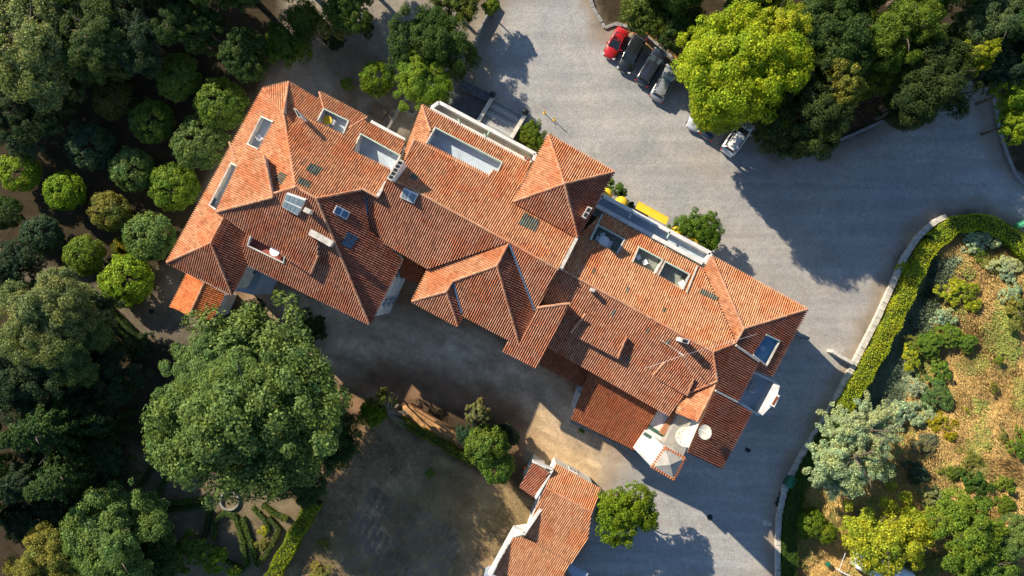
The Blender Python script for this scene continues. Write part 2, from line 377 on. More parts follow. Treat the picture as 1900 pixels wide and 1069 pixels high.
# ------------------------------------------------------------ tiled roofs
CAMP = Vector((0, 0, CAM_H))
class Plane:
    def __init__(s, a, b, ze, c, zc):
        pa, pb, pc = P(a[0], a[1], ze), P(b[0], b[1], ze), P(c[0], c[1], zc)
        s.o = pa; s.a = (pb - pa).normalized(); n = s.a.cross(pc - pa).normalized()
        s.n = n if n.z > 0 else -n
        s.d = s.a.cross(s.n); s.d = s.d if s.d.z < 0 else -s.d
    def at(s, px, py, lift=0):
        r = P(px, py, 0) - CAMP; o = s.o + s.n * lift; t = (o - CAMP).dot(s.n) / r.dot(s.n); return CAMP + r * t
    def z(s, x, y): return s.o.z - (s.n.x * (x - s.o.x) + s.n.y * (y - s.o.y)) / s.n.z
PROF = [(0.0, 0.0), (.19, .007), (.25, .052), (.5, .104), (.75, .052), (.81, .007), (1.0, 0.0)]
def tiles(plane, loops, mat, parent, period=.222, row=.40, hk=1.0, name='roof_tiles', lift=0.0):
    o, a, d, n = plane.o, plane.a, plane.d, plane.n
    E = []; us = []
    for lp in loops:
        q = [((p - o).dot(a), (p - o).dot(d)) for p in lp]; us += [p[0] for p in q]
        E += [(q[i], q[(i + 1) % len(q)]) for i in range(len(q))]
    vs = []; fs = []; var = []; chn = []; cache = {}
    c0 = math.floor(min(us) / period); c1 = math.ceil(max(us) / period)
    for c in range(c0, c1):
        jx = rnd.uniform(-.006, .006)
        for k in range(len(PROF) - 1):
            f0, h0 = PROF[k]; f1, h1 = PROF[k + 1]; ua = (c + f0) * period; ub = (c + f1) * period; um = (ua + ub) / 2
            cr = []
            for (p, q) in E:
                if (p[0] > um) != (q[0] > um):
                    lo, hi = min(p[0], q[0]), max(p[0], q[0])
                    g = lambda u: p[1] + (min(max(u, lo), hi) - p[0]) / (q[0] - p[0]) * (q[1] - p[1])
                    cr.append((g(um), g(ua), g(ub)))
            cr.sort()
            for i in range(0, len(cr) - 1, 2):
                t0, t1 = cr[i], cr[i + 1]
                if h0 + h1 > .05 and abs(t1[1] - t1[2]) < .004: t1 = (t1[0], t1[1] + .13, t1[2] + .13)
                k0 = math.ceil(max(t0[1], t0[2]) / row + 1e-4); k1 = math.floor(min(t1[1], t1[2]) / row - 1e-4)
                cuts = [(t0[1], t0[2])] + [(m * row, m * row) for m in range(k0, k1 + 1)] + [(t1[1], t1[2])]
                for m in range(len(cuts) - 1):
                    (la, lb), (ma, mb) = cuts[m], cuts[m + 1]
                    if ma - la < 1e-4 and mb - lb < 1e-4: continue
                    key = (c, k0 + m - 1 if True else 0)
                    if key not in cache: cache[key] = (rnd.random(), rnd.uniform(-.008, .008), rnd.uniform(-.006, .006))
                    rv, jh, js = cache[key]
                    lipa, lipb = 0.0, .03
                    b0 = len(vs)
                    for (u, t, h, lip) in ((ua, la, h0, lipa), (ub, lb, h1, lipa), (ub, mb, h1, lipb), (ua, ma, h0, lipb)):
                        on = h > .03
                        w = o + a * (u + (js + jx if on else 0)) + d * t + n * (h * hk + lip + lift + (jh if on else 0))
                        vs.append((w.x, w.y, w.z))
                    fs.append((b0, b0 + 1, b0 + 2, b0 + 3)); var.append(rv); chn.append(1.0 if h0 + h1 < .03 else (.35 if (k > 2 and h0 + h1 < .09) else 0.0))  # channels and one flank of each barrel take the painted shade
    if not fs: return None
    fl = Vector(vs[1]) - Vector(vs[0]); fr = Vector(vs[3]) - Vector(vs[0])
    if fl.cross(fr).z < 0: fs = [f[::-1] for f in fs]
    ob = mk(name, vs, fs, mat, parent)
    at = ob.data.attributes.new('vary', 'FLOAT', 'FACE'); at.data.foreach_set('value', var)
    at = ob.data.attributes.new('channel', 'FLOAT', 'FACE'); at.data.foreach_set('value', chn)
    return tag(ob, kind='stuff')
def pip(x, y, poly):
    c = False; n = len(poly)
    for i in range(n):
        a, b = poly[i], poly[(i + 1) % n]
        if (a[1] > y) != (b[1] > y) and x < a[0] + (y - a[1]) / (b[1] - a[1]) * (b[0] - a[0]): c = not c
    return c
def area2(l): return sum(l[i][0] * l[(i + 1) % len(l)][1] - l[(i + 1) % len(l)][0] * l[i][1] for i in range(len(l))) / 2
def inset(loop, offs):
    n = len(loop); ln = []
    for i in range(n):
        a = Vector(loop[i][:2]); b = Vector(loop[(i + 1) % n][:2]); e = (b - a).normalized(); nn = Vector((-e.y, e.x)); ln.append((a + nn * offs[i], e))
    out = []
    for i in range(n):
        (p, e), (q, f) = ln[i - 1], ln[i]; cr = e.cross(f)
        if abs(cr) < .12: out.append(q)
        else: out.append(p + e * ((q - p).cross(f) / cr))
    return out
def prism_loops(loops, zt, zb, top=True, bottom=False):
    """loops of xy; zt(x,y), zb(x,y); side walls plus caps"""
    vs = []; fs = []; T = []
    for lp in loops:
        n = len(lp); b = len(vs)
        vs += [(p[0], p[1], zt(p[0], p[1])) for p in lp]; vs += [(p[0], p[1], zb(p[0], p[1])) for p in lp]
        fs += [(b + i, b + (i + 1) % n, b + n + (i + 1) % n, b + n + i) for i in range(n)]; T.append((b, n))
    tri = tessellate_polygon([[Vector((p[0], p[1], 0)) for p in lp] for lp in loops])
    idx = [b + i for b, n in T for i in range(n)]; idb = [b + n + i for b, n in T for i in range(n)]
    if top: fs += [tuple(idx[i] for i in t) for t in tri]
    if bottom: fs += [tuple(idb[i] for i in t) for t in tri]
    return vs, fs
def clean_normals(o):
    bm = bmesh.new(); bm.from_mesh(o.data); bmesh.ops.recalc_face_normals(bm, faces=bm.faces); bm.to_mesh(o.data); bm.free()
ROOFS = []
def roof(house, level, ze, hi, zh, poly, mat, base=None, holes=(), hk=1.0, period=.222, win=True):
    pl = Plane(level[0], level[1], ze, hi, zh)
    lp = [pl.at(*p) for p in poly]
    if area2(lp) < 0: lp.reverse()
    hs = []
    for h in holes:
        q = [pl.at(*p) for p in h]
        if area2(q) > 0: q.reverse()
        hs.append(q)
    ROOFS.append(dict(house=house, pl=pl, lp=lp, hs=hs, mat=mat, base=base, hk=hk, period=period, win=win))
    return pl
def ground_box(x, y): return gz(x, y) - .3
WINS = []
def finish_roofs():
    for r in ROOFS:
        pl, lp, hs = r['pl'], r['lp'], r['hs']
        deck = prism_loops([lp] + hs, lambda x, y: pl.z(x, y) - .03, lambda x, y: pl.z(x, y) - .20, True, True)
        dk = mk('roof', deck[0], deck[1], DECKM, r['house']); clean_normals(dk)
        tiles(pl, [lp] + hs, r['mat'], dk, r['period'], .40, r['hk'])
        offs = []; ext = []
        for i in range(len(lp)):
            a, b = lp[i], lp[(i + 1) % len(lp)]; m = (a + b) / 2; e = (b - a).normalized(); out = Vector((e.y, -e.x, 0)).normalized()
            q = m + out * .35
            cov = any(s is not r and pip(q.x, q.y, s['lp']) for s in ROOFS)
            offs.append(.06 if cov else .42); ext.append(not cov)
        bl = inset(lp, offs)
        base = (lambda x, y: gz(x, y) - .3) if r['base'] is None else (lambda x, y, zb=r['base']: zb)
        body = prism_loops([bl] + [inset(h, [-.0] * len(h)) for h in hs], lambda x, y: pl.z(x, y) - .16, base, True, False)
        w = mk('wall', body[0], body[1], WHITE, r['house']); clean_normals(w)
        if r['win'] and r['base'] is None:
            for i in range(len(bl)):
                a, b = bl[i], bl[(i + 1) % len(bl)]
                if not ext[i] or (b - a).length < 2.6: continue
                L = (b - a).length; e = (b - a) / L; nn = Vector((e.y, -e.x)); k = int((L - .6) / 2.5)
                for j in range(k):
                    c = a + e * (L * (j + .5) / k)
                    ztop = pl.z(c.x, c.y) - .4; g = gz(c.x, c.y)
                    for z0 in (1.0, 3.9, 6.8):
                        if g + z0 + 1.9 < ztop + .3: WINS.append((r['house'], c, e, nn, g + z0))
wmesh = {}
def build_windows():
    for (house, c, e, nn, z0) in WINS:
        q = c + nn * .9
        if any(pip(q.x, q.y, [(p.x, p.y) for p in s['lp']]) and s['pl'].z(q.x, q.y) > z0 - .5 and False for s in ROOFS): continue
        if not wmesh:
            f = MB(); 
            for a, b in (((-.55, 0, 0), (.55, 0, 0)), ((-.55, 0, 1.42), (.55, 0, 1.42))): f.bar(a, b, .10, .08)
            for x in (-.51, 0, .51): f.box((x, 0, 0), .07, .09, 1.46)
            g = MB().box((0, .0, .05), 1.0, .05, 1.38); s = MB().box((0, .06, -.07), 1.3, .2, .06)
            for nm, b, mt in (('window', f, FRAMEM), ('pane', g, GLASS), ('sill', s, STONE)):
                me = bpy.data.meshes.new(nm); me.from_pydata(b.v, [], b.f); me.materials.append(mt); wmesh[nm] = me
        loc = Vector((c.x, c.y, z0)) + Vector((nn.x, nn.y, 0)) * .02 - Vector(house.location); rz = math.atan2(e.y, e.x) + math.pi
        w = bpy.data.objects.new('window', wmesh['window']); link(w, house); w.location = loc; w.rotation_euler = (0, 0, rz)
        for nm in ('pane', 'sill'): link(bpy.data.objects.new(nm, wmesh[nm]), w)
def ridge(house, pts3, r=.125):
    b = MB()
    for p, q in pts3:
        L = (q - p).length; n = max(1, int(L / .42)); d = (q - p) / L; s = d.cross(Vector((0, 0, 1))).normalized(); u = s.cross(d)
        for i in range(n):
            p0 = p + d * (L * i / n) + Vector((0, 0, rnd.uniform(-.01, .012))); p1 = p + d * (L * (i + 1.12) / n); vs = []
            rr = (r * 1.12, r * .9)
            sj = s * rnd.uniform(-.015, .015)
            for pp, k in ((p0 + sj, rr[0]), (p1 + sj, rr[1])):
                for t in (0, .25, .5, .75, 1): vs.append(pp - s * math.cos(math.pi * t) * k + u * (math.sin(math.pi * t) * k + .02))
            b.add(vs, [(j, j + 1, j + 6, j + 5) for j in range(4)] + [(4, 3, 2, 1, 0), (5, 6, 7, 8, 9)])
    o = b.build('ridge_tiles', RIDGE, house); tag(o, kind='stuff')
    at = o.data.attributes.new('vary', 'FLOAT', 'FACE'); nf = len(o.data.polygons)
    at.data.foreach_set('value', [rnd.random() for _ in range(nf // 6 + 1) for __ in range(6)][:nf]); return o
# ------------------------------------------------------------ the manor
H = thing('manor_house', 'rambling white manor under a maze of hipped terracotta roofs across the middle', 'house', G(930, 440))
T3 = [(601, 202.5), (647, 225), (637, 250), (589, 226)]; T4 = [(669.5, 249), (742.6, 289.5), (727, 318), (655, 281)]
T1 = [(485.6, 216.8), (508, 227.3), (481, 278), (460, 268)]; T2 = [(430.2, 303), (441, 309.5), (402.5, 390), (389.2, 381)]
T5 = [(466, 437), (530, 470), (527, 488), (460.5, 456)]; T6 = [(807.4, 237.4), (931.6, 301.7), (917, 331), (790.5, 267.5)]
T7 = [(1109.5, 418), (1158.2, 444.6), (1144.5, 472), (1095.5, 445.5)]; T8 = [(1184.5, 458.5), (1229, 482.5), (1215, 509), (1172.5, 488)]
T9 = [(1233.5, 485.5), (1279, 509.5), (1266, 538.5), (1220, 512.5)]; T10 = [(1420.5, 620.5), (1445.5, 633), (1421.6, 678.4), (1396, 657.5)]
R = {}
R['W1'] = roof(H, [(488.6, 164.4), (310, 487)], 8.30, (548.5, 347), 12.20, [(488.6, 164.4), (526, 210), (548.5, 347), (506, 366), (402, 395), (415, 405), (391, 451), (310, 487)], TILE, holes=[T1, T2])
R['CH'] = roof(H, [(488.6, 164.4), (535, 152.5)], 8.30, (526, 211), 10.90, [(488.6, 164.4), (535, 152.5), (526, 211)], TILE)
R['W2'] = roof(H, [(458.7, 272), (402, 393)], 10.60, (506, 366), 12.60, [(458.7, 272), (490, 289), (506, 366), (402, 393.5)], TILE, base=6.5, win=False)
R['N1'] = roof(H, [(535, 152.5), (590, 186)], 8.30, (548.5, 347), 12.30, [(535, 152.5), (590, 186), (593, 171), (681, 218), (678, 226), (751.5, 262), (741, 292), (722, 340), (560, 300), (548.5, 347), (526, 211)], TILE, holes=[T3, T4])
R['N1b'] = roof(H, [(553, 214), (661, 266)], 9.90, (587, 368.5), 13.00, [(553, 214), (661, 266), (655, 283), (723, 314), (716, 338), (700.7, 366), (673.8, 351), (587.2, 368.5), (548.5, 347), (534, 250)], TILE, base=6.0, win=False)
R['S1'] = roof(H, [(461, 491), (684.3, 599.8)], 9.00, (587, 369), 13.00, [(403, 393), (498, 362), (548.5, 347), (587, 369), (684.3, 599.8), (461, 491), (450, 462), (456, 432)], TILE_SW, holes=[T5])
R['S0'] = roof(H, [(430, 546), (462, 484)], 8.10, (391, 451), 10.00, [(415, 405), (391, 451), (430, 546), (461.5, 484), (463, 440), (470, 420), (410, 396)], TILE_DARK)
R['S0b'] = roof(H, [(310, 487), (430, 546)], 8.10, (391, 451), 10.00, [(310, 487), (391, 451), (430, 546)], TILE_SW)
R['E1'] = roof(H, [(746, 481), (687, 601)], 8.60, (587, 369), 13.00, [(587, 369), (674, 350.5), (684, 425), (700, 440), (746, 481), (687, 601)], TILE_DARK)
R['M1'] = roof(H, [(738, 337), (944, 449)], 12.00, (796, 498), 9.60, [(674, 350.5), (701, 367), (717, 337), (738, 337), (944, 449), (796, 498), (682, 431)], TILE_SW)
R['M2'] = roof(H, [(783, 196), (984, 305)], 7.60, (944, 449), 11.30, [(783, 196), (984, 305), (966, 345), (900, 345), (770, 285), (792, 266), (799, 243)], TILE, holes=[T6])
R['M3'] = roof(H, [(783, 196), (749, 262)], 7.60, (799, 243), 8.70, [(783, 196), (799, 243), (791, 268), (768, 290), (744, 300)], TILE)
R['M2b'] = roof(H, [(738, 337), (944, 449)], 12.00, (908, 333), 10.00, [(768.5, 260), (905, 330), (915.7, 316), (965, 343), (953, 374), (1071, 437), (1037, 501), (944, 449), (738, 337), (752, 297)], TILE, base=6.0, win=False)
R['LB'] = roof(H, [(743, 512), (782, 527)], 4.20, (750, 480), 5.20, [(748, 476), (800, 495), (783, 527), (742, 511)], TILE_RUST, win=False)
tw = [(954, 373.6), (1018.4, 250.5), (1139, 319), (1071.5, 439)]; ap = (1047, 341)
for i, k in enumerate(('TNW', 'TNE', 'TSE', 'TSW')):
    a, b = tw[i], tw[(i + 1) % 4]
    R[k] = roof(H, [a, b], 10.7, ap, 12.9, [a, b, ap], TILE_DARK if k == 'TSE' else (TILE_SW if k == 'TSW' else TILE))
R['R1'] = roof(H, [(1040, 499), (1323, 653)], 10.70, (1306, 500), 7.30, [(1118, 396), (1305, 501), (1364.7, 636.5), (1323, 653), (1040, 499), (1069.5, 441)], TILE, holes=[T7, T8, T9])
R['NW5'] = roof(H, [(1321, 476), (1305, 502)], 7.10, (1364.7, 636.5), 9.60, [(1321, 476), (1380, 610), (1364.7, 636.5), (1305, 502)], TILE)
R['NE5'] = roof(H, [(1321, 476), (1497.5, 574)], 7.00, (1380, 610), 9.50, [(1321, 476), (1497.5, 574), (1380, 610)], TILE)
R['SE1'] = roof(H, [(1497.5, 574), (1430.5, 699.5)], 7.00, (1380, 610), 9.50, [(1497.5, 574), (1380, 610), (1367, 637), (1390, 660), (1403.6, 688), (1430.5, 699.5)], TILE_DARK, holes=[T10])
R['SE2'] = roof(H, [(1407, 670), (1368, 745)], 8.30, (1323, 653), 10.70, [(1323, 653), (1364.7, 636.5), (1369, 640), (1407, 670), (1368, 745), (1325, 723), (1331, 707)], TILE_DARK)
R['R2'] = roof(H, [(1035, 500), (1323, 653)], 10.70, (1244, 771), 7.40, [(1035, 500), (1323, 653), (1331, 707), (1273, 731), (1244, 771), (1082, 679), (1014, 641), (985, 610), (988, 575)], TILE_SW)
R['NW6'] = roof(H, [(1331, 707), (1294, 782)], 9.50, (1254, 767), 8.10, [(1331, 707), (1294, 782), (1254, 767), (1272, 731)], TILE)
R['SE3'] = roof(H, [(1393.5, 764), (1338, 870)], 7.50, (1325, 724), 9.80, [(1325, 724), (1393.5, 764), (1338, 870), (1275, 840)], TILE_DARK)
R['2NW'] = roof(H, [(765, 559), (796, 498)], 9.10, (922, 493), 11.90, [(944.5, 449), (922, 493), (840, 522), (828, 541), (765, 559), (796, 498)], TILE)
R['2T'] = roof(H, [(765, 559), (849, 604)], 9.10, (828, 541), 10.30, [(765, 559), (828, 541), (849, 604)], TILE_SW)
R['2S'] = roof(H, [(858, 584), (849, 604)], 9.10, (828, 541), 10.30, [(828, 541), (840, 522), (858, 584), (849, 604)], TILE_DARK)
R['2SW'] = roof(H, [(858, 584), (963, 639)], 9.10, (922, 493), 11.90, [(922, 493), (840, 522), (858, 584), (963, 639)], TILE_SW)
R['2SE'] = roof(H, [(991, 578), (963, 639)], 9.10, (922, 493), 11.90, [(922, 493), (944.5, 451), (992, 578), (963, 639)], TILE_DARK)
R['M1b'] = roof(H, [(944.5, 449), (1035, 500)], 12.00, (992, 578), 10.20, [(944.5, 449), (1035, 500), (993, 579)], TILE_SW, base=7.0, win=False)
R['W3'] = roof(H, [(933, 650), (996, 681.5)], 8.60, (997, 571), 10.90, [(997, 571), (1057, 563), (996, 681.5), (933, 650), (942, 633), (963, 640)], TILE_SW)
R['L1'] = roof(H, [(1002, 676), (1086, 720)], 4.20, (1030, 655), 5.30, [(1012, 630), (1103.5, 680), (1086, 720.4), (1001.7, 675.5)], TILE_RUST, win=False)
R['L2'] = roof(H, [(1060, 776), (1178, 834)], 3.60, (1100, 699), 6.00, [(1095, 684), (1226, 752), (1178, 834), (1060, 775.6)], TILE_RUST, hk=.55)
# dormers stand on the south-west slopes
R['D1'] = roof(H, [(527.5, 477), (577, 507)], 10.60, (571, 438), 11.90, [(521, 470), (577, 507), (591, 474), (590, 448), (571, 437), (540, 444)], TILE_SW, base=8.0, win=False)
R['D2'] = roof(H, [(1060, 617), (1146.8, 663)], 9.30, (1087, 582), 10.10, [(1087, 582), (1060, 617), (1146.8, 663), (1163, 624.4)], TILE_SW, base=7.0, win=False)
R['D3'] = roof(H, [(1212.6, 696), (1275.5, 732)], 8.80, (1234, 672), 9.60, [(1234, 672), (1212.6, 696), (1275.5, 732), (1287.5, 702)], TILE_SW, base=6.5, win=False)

# small tiled lean-to at the west corner
OB = thing('outbuilding', 'small bright orange tiled shed against the west corner of the manor', 'shed', G(365, 545))
R['O1'] = roof(OB, [(348, 508), (316.5, 569.6)], 1.2, (379, 524.7), 2.0, [(348, 508), (379.3, 524.7), (351, 586), (316.5, 569.6)], TILE_NEW, win=False)
R['O2'] = roof(OB, [(415, 545.6), (395, 590)], 1.2, (379, 524.7), 2.0, [(379.3, 524.7), (416, 545), (393, 594), (350, 586)], TILE_NEW, win=False)
# gate house at the bottom
GH = thing('garden_house', 'stepped red tiled cottage with white parapet at the bottom edge', 'house', G(1040, 960))
R['H1'] = roof(GH, [(963, 900), (992, 926)], 1.6, (1020, 877), 3.0, [(989, 858), (1019, 876), (994, 924), (964, 903)], TILE_DARK)
R['H2'] = roof(GH, [(1030, 862), (1114, 908)], 2.0, (1012, 905), 3.2, [(1031, 862), (1114, 908), (1098, 951), (1012, 905)], TILE)
R['H3'] = roof(GH, [(1012, 905), (1097, 951)], 3.2, (1060, 1044), 1.2, [(1012, 905), (1098, 951), (1091, 1001), (1060, 1044.6), (974, 995), (995, 941)], TILE)
R['H4'] = roof(GH, [(952, 998), (1057, 1050)], 1.3, (920, 1056), .2, [(952, 998), (974, 996), (1058, 1045), (1036, 1092), (915, 1066)], TILE)
finish_roofs()
build_windows()
def rseg(k, *pts): return [(R[k].at(*pts[i]), R[k].at(*pts[i + 1])) for i in range(len(pts) - 1)]
seg = []
seg += rseg('W1', (488.6, 164.4), (526, 210), (548.5, 347)) + rseg('CH', (535, 152.5), (526, 211)) + rseg('W1', (310, 487), (391, 451), (415, 405))
seg += rseg('N1b', (548.5, 347), (587.2, 368.5), (673.8, 351), (700.7, 366), (716, 338)) + rseg('S1', (403, 393), (498, 362), (548.5, 347)) + rseg('S1', (587, 369), (684.3, 599.8))
seg += rseg('S0', (391, 451), (430, 546)) + rseg('W2', (490, 289), (506, 366), (402, 393.5)) + rseg('E1', (587, 369), (674, 350.5))
seg += rseg('M1', (738, 337), (944, 449)) + rseg('M3', (783, 196), (799, 243)) + rseg('M2b', (768.5, 260), (752, 297)) + rseg('M1b', (944.5, 449), (1035, 500))
for c in tw: seg += rseg('TNW' if c in tw[:2] else 'TSE', c, ap)
seg += rseg('R1', (1040, 499), (1323, 653), (1364.7, 636.5)) + rseg('NW5', (1321, 476), (1380, 610), (1364.7, 636.5)) + rseg('NE5', (1497.5, 574), (1380, 610))
seg += rseg('SE2', (1323, 653), (1331, 707)) + rseg('NW6', (1331, 707), (1294, 782)) + rseg('R2', (1272, 731), (1331, 707))
seg += rseg('2NW', (944.5, 449), (922, 493), (840, 522), (828, 541), (765, 559)) + rseg('2T', (828, 541), (849, 604)) + rseg('2SW', (922, 493), (963, 639))
seg += rseg('W3', (997, 571), (1057, 563)) + rseg('D2', (1087, 582), (1060, 617)) + rseg('D2', (1163, 624.4), (1146.8, 663)) + rseg('D3', (1234, 672), (1212.6, 696)) + rseg('D3', (1287.5, 702), (1275.5, 732))
seg += rseg('D1', (591, 474), (577, 507))
seg += rseg('N1', (593, 171), (601, 201)) + rseg('N1', (681, 218), (648, 238)) + rseg('W1', (426, 264), (438, 299)) + rseg('M2b', (905, 330), (915.7, 317))
ridge(H, seg)
ridge(OB, rseg('O1', (379.3, 524.7), (351, 586))); ridge(GH, rseg('H2', (1012, 905), (1098, 951)))
def gutter(house, k, pts, w=.16, h=.14, m=None, name='gutter', dz=-.08):
    pl = R[k]; b = MB()
    for i in range(len(pts) - 1):
        p, q = pl.at(*pts[i]), pl.at(*pts[i + 1]); b.bar(p + Vector((0, 0, dz)), q + Vector((0, 0, dz)), w, h)
    return b.build(name, m or STONEW, house)
gutter(H, '2SW', [(840, 521), (857, 581)], .15, .1, BLUEF, 'valley_flashing', .06)
gutter(H, 'M1b', [(945, 453), (960, 492), (992, 576)], .15, .1, BLUEF, 'valley_flashing', .06)
gutter(H, 'M1', [(677, 363), (682, 385), (681, 425)], .2, .1, BLUEF, 'valley_flashing', .05)
gutter(H, 'M2b', [(1071, 439), (1040, 500)], .32, .28, STONEW, 'coping', -.05)
gutter(H, 'N1b', [(716, 340), (700, 366)], .3, .25, STONEW, 'coping', 0)
gutter(H, 'SE2', [(1364, 640), (1407, 670)], .22, .2, STONEW, 'coping', .0)
gutter(H, 'SE2', [(1326, 724), (1367, 745)], .2, .2, STONEW, 'coping', .0)
gutter(H, 'R1', [(1117, 399), (1094, 446)], .12, .16, MINT, 'coping', .05)
gutter(H, 'R1', [(1293, 494), (1273, 544)], .14, .16, STONEW, 'coping', .05)
gutter(H, 'M1b', [(955, 374), (954, 374.1)], .1, .1, STONEW, 'coping', 0)

# terraces cut into the roofs
def pquad(k, q, z=None): return [R[k].at(*p) for p in q]
def terrace(k, q, depth, floor_m, coping=(0, 1, 3), cm=None, label=None):
    pl = R[k]; c = pquad(k, q); zf = min(p.z for p in c) - depth
    t = MB().prism([(p.x, p.y) for p in c], zf - .12, zf).build('terrace', floor_m, H); clean_normals(t)
    if label: t['label'] = label
    cp = MB()
    for i in coping:
        a, b = c[i], c[(i + 1) % 4]; cp.bar(a + Vector((0, 0, -.02)), b + Vector((0, 0, -.02)), .14, .2)
    cp.build('coping', cm or STONEW, t)
    e = MB(); i = coping[0]; a, b = c[i], c[(i + 1) % 4]; e.bar(a + Vector((0, 0, .18)), b + Vector((0, 0, .18)), .09, .05); e.build('flashing', MINT, t)
    return zf
zt = {}
zt[3] = terrace('N1', T3, .75, FLOORG); zt[4] = terrace('N1', T4, .85, FLOORG); zt[1] = terrace('W1', T1, .7, FLOORG, (0, 2, 3))
zt[2] = terrace('W1', T2, .7, FLOORG, (0, 2, 3)); zt[5] = terrace('S1', T5, .35, REDFL, (1, 2, 3)); zt[6] = terrace('M2', T6, .95, FLOORG, (0, 1, 3))
zt[7] = terrace('R1', T7, .95, SAGE, (0, 1, 3)); zt[8] = terrace('R1', T8, .7, SAGE, (0, 1, 3)); zt[9] = terrace('R1', T9, .7, SAGE, (0, 1, 3))
zt[10] = terrace('SE1', T10, .5, POOL, (0, 1, 2))
def wallbar(parent, pts, z, h, w, m=WHITE, name='parapet', cap=True):
    b = MB(); q = [P(p[0], p[1], z + h) for p in pts]
    for i in range(len(q) - 1): b.bar(q[i] - Vector((0, 0, h)), q[i + 1] - Vector((0, 0, h)), w, h)
    return b.build(name, m, parent)
def slab(parent, q, z, th, m, name='terrace'):
    c = [P(p[0], p[1], z) for p in q]; o = MB().prism([(p.x, p.y) for p in c], z - th, z).build(name, m, parent); clean_normals(o); return o
# balconies along the north-east front
s = slab(H, [(814, 188), (995, 285), (985, 303), (798, 205)], 5.6, .3, CREAM)
wallbar(s, [(801, 199), (814.5, 189.5), (994, 285.5), (990, 297)], 5.6, 1.0, .34); wallbar(s, [(798, 201), (977, 298)], 5.6, 1.15, .36)
m_ = MB()
for a, b in (((850, 221), (853, 228)), ((898, 248), (901, 254)), ((945, 279), (948, 283)), ((909, 241), (904, 251))): m_.bar(P(*a, 6.75), P(*b, 6.75), .12, .08)
m_.build('flashing', MINT, s)
m_ = MB()
for x, y in ((975, 293), (981, 297), (979, 300)): m_.tube([P(x, y, 6.6), P(x + 1, y, 7.05)], [.16, .10], 7)
m_.build('flower_pots', simple('potted_red_flowers', (.25, .04, .03), .8), s)
s = slab(H, [(1117, 362), (1319, 470), (1306, 497), (1104, 390)], 5.5, .3, FLOORG)
wallbar(s, [(1107, 374), (1117, 362), (1319, 470), (1309, 490)], 5.5, 1.0, .40); wallbar(s, [(1106, 381), (1304, 488)], 5.5, 1.1, .42)
m_ = MB()
for a, b in (((1173, 393), (1167, 405)), ((1243, 430), (1237, 442)), ((1167, 411), (1164, 421)), ((1237, 449), (1233, 459))): m_.bar(P(*a, 6.4), P(*b, 6.4), .14, .10)
m_.build('divider', MINT, s)
slab(H, [(1106, 388), (1305, 494), (1300, 504), (1098, 398)], 5.7, .3, SAGE)
wallbar(H, [(688, 225), (751, 259)], 7.0, .7, .3)
# flat roofs and the rear terrace
s = slab(H, [(463, 488.7), (490, 503.7), (467.7, 547), (436, 539.6)], 3.4, 5.9, BLUEG, 'flat_roof')
s['label'] = 'pale blue flat roof beside the west wing'
s = slab(H, [(1216, 757), (1262, 768), (1208, 866), (1178, 834)], 4.8, 7.3, WHITE, 'flat_roof'); s['label'] = 'bright white flat roof with two dark beams'
m_ = MB()
for a, b in (((1203, 791), (1238, 813)), ((1195, 804), (1232, 826))): m_.bar(P(*a, 4.85), P(*b, 4.85), .32, .12)
m_.build('roof_beam', SHUT, s)
wallbar(s, [(1252, 768), (1228, 806)], 4.9, .5, .5, RIDGE, 'tiled_coping')
s = slab(H, [(1260, 768), (1294, 782), (1268, 846), (1230, 826)], 6.4, 8.5, LGREY, 'flat_roof'); s['label'] = 'grey concrete flat roof below the two dish aerials'
# pyramid topped tower
tq = [P(1207, 866, 10.9), P(1233, 828, 10.9), P(1272.5, 849.5, 10.9), P(1250.5, 891.5, 10.9)]; cc = sum(tq, Vector()) / 4
TW = MB().prism([(cc.x + (p.x - cc.x) * .86, cc.y + (p.y - cc.y) * .86) for p in tq], -2.9, 10.8).build('turret', WHITE, H); clean_normals(TW)
topp = cc + Vector((0, 0, .75)); inn = [cc + (p - cc) * .88 + Vector((0, 0, .08)) for p in tq]
mk('turret_roof', inn + [topp] + [p - Vector((0, 0, .12)) for p in inn], [(i, (i + 1) % 4, 4) for i in range(4)] + [(i, (i + 1) % 4, 5 + (i + 1) % 4, 5 + i) for i in range(4)] + [(8, 7, 6, 5)], LGREY, TW)
m_ = MB()
for i in range(4):
    a, b = tq[i], tq[(i + 1) % 4]; L = (b - a).length; n = int(L / .24)
    for j in range(n):
        c = a.lerp(b, (j + .5) / n); d = (cc - c); d.z = 0; e = (b - a).normalized(); dd = Vector((-e.y, e.x, 0)); dd = dd if dd.dot(d) > 0 else -dd
        m_.tube([c - dd * .05 + Vector((0, 0, .0)), c + dd * .42 + Vector((0, 0, .10))], [.085, .075], 6)
tag(m_.build('edge_tiles', TILE_NEW, TW), kind='stuff')
tq_ = MB().prism([(cc.x + (p.x - cc.x) * 1.0, cc.y + (p.y - cc.y) * 1.0) for p in tq], 10.72, 10.88).build('cornice', WHITE, TW); clean_normals(tq_)
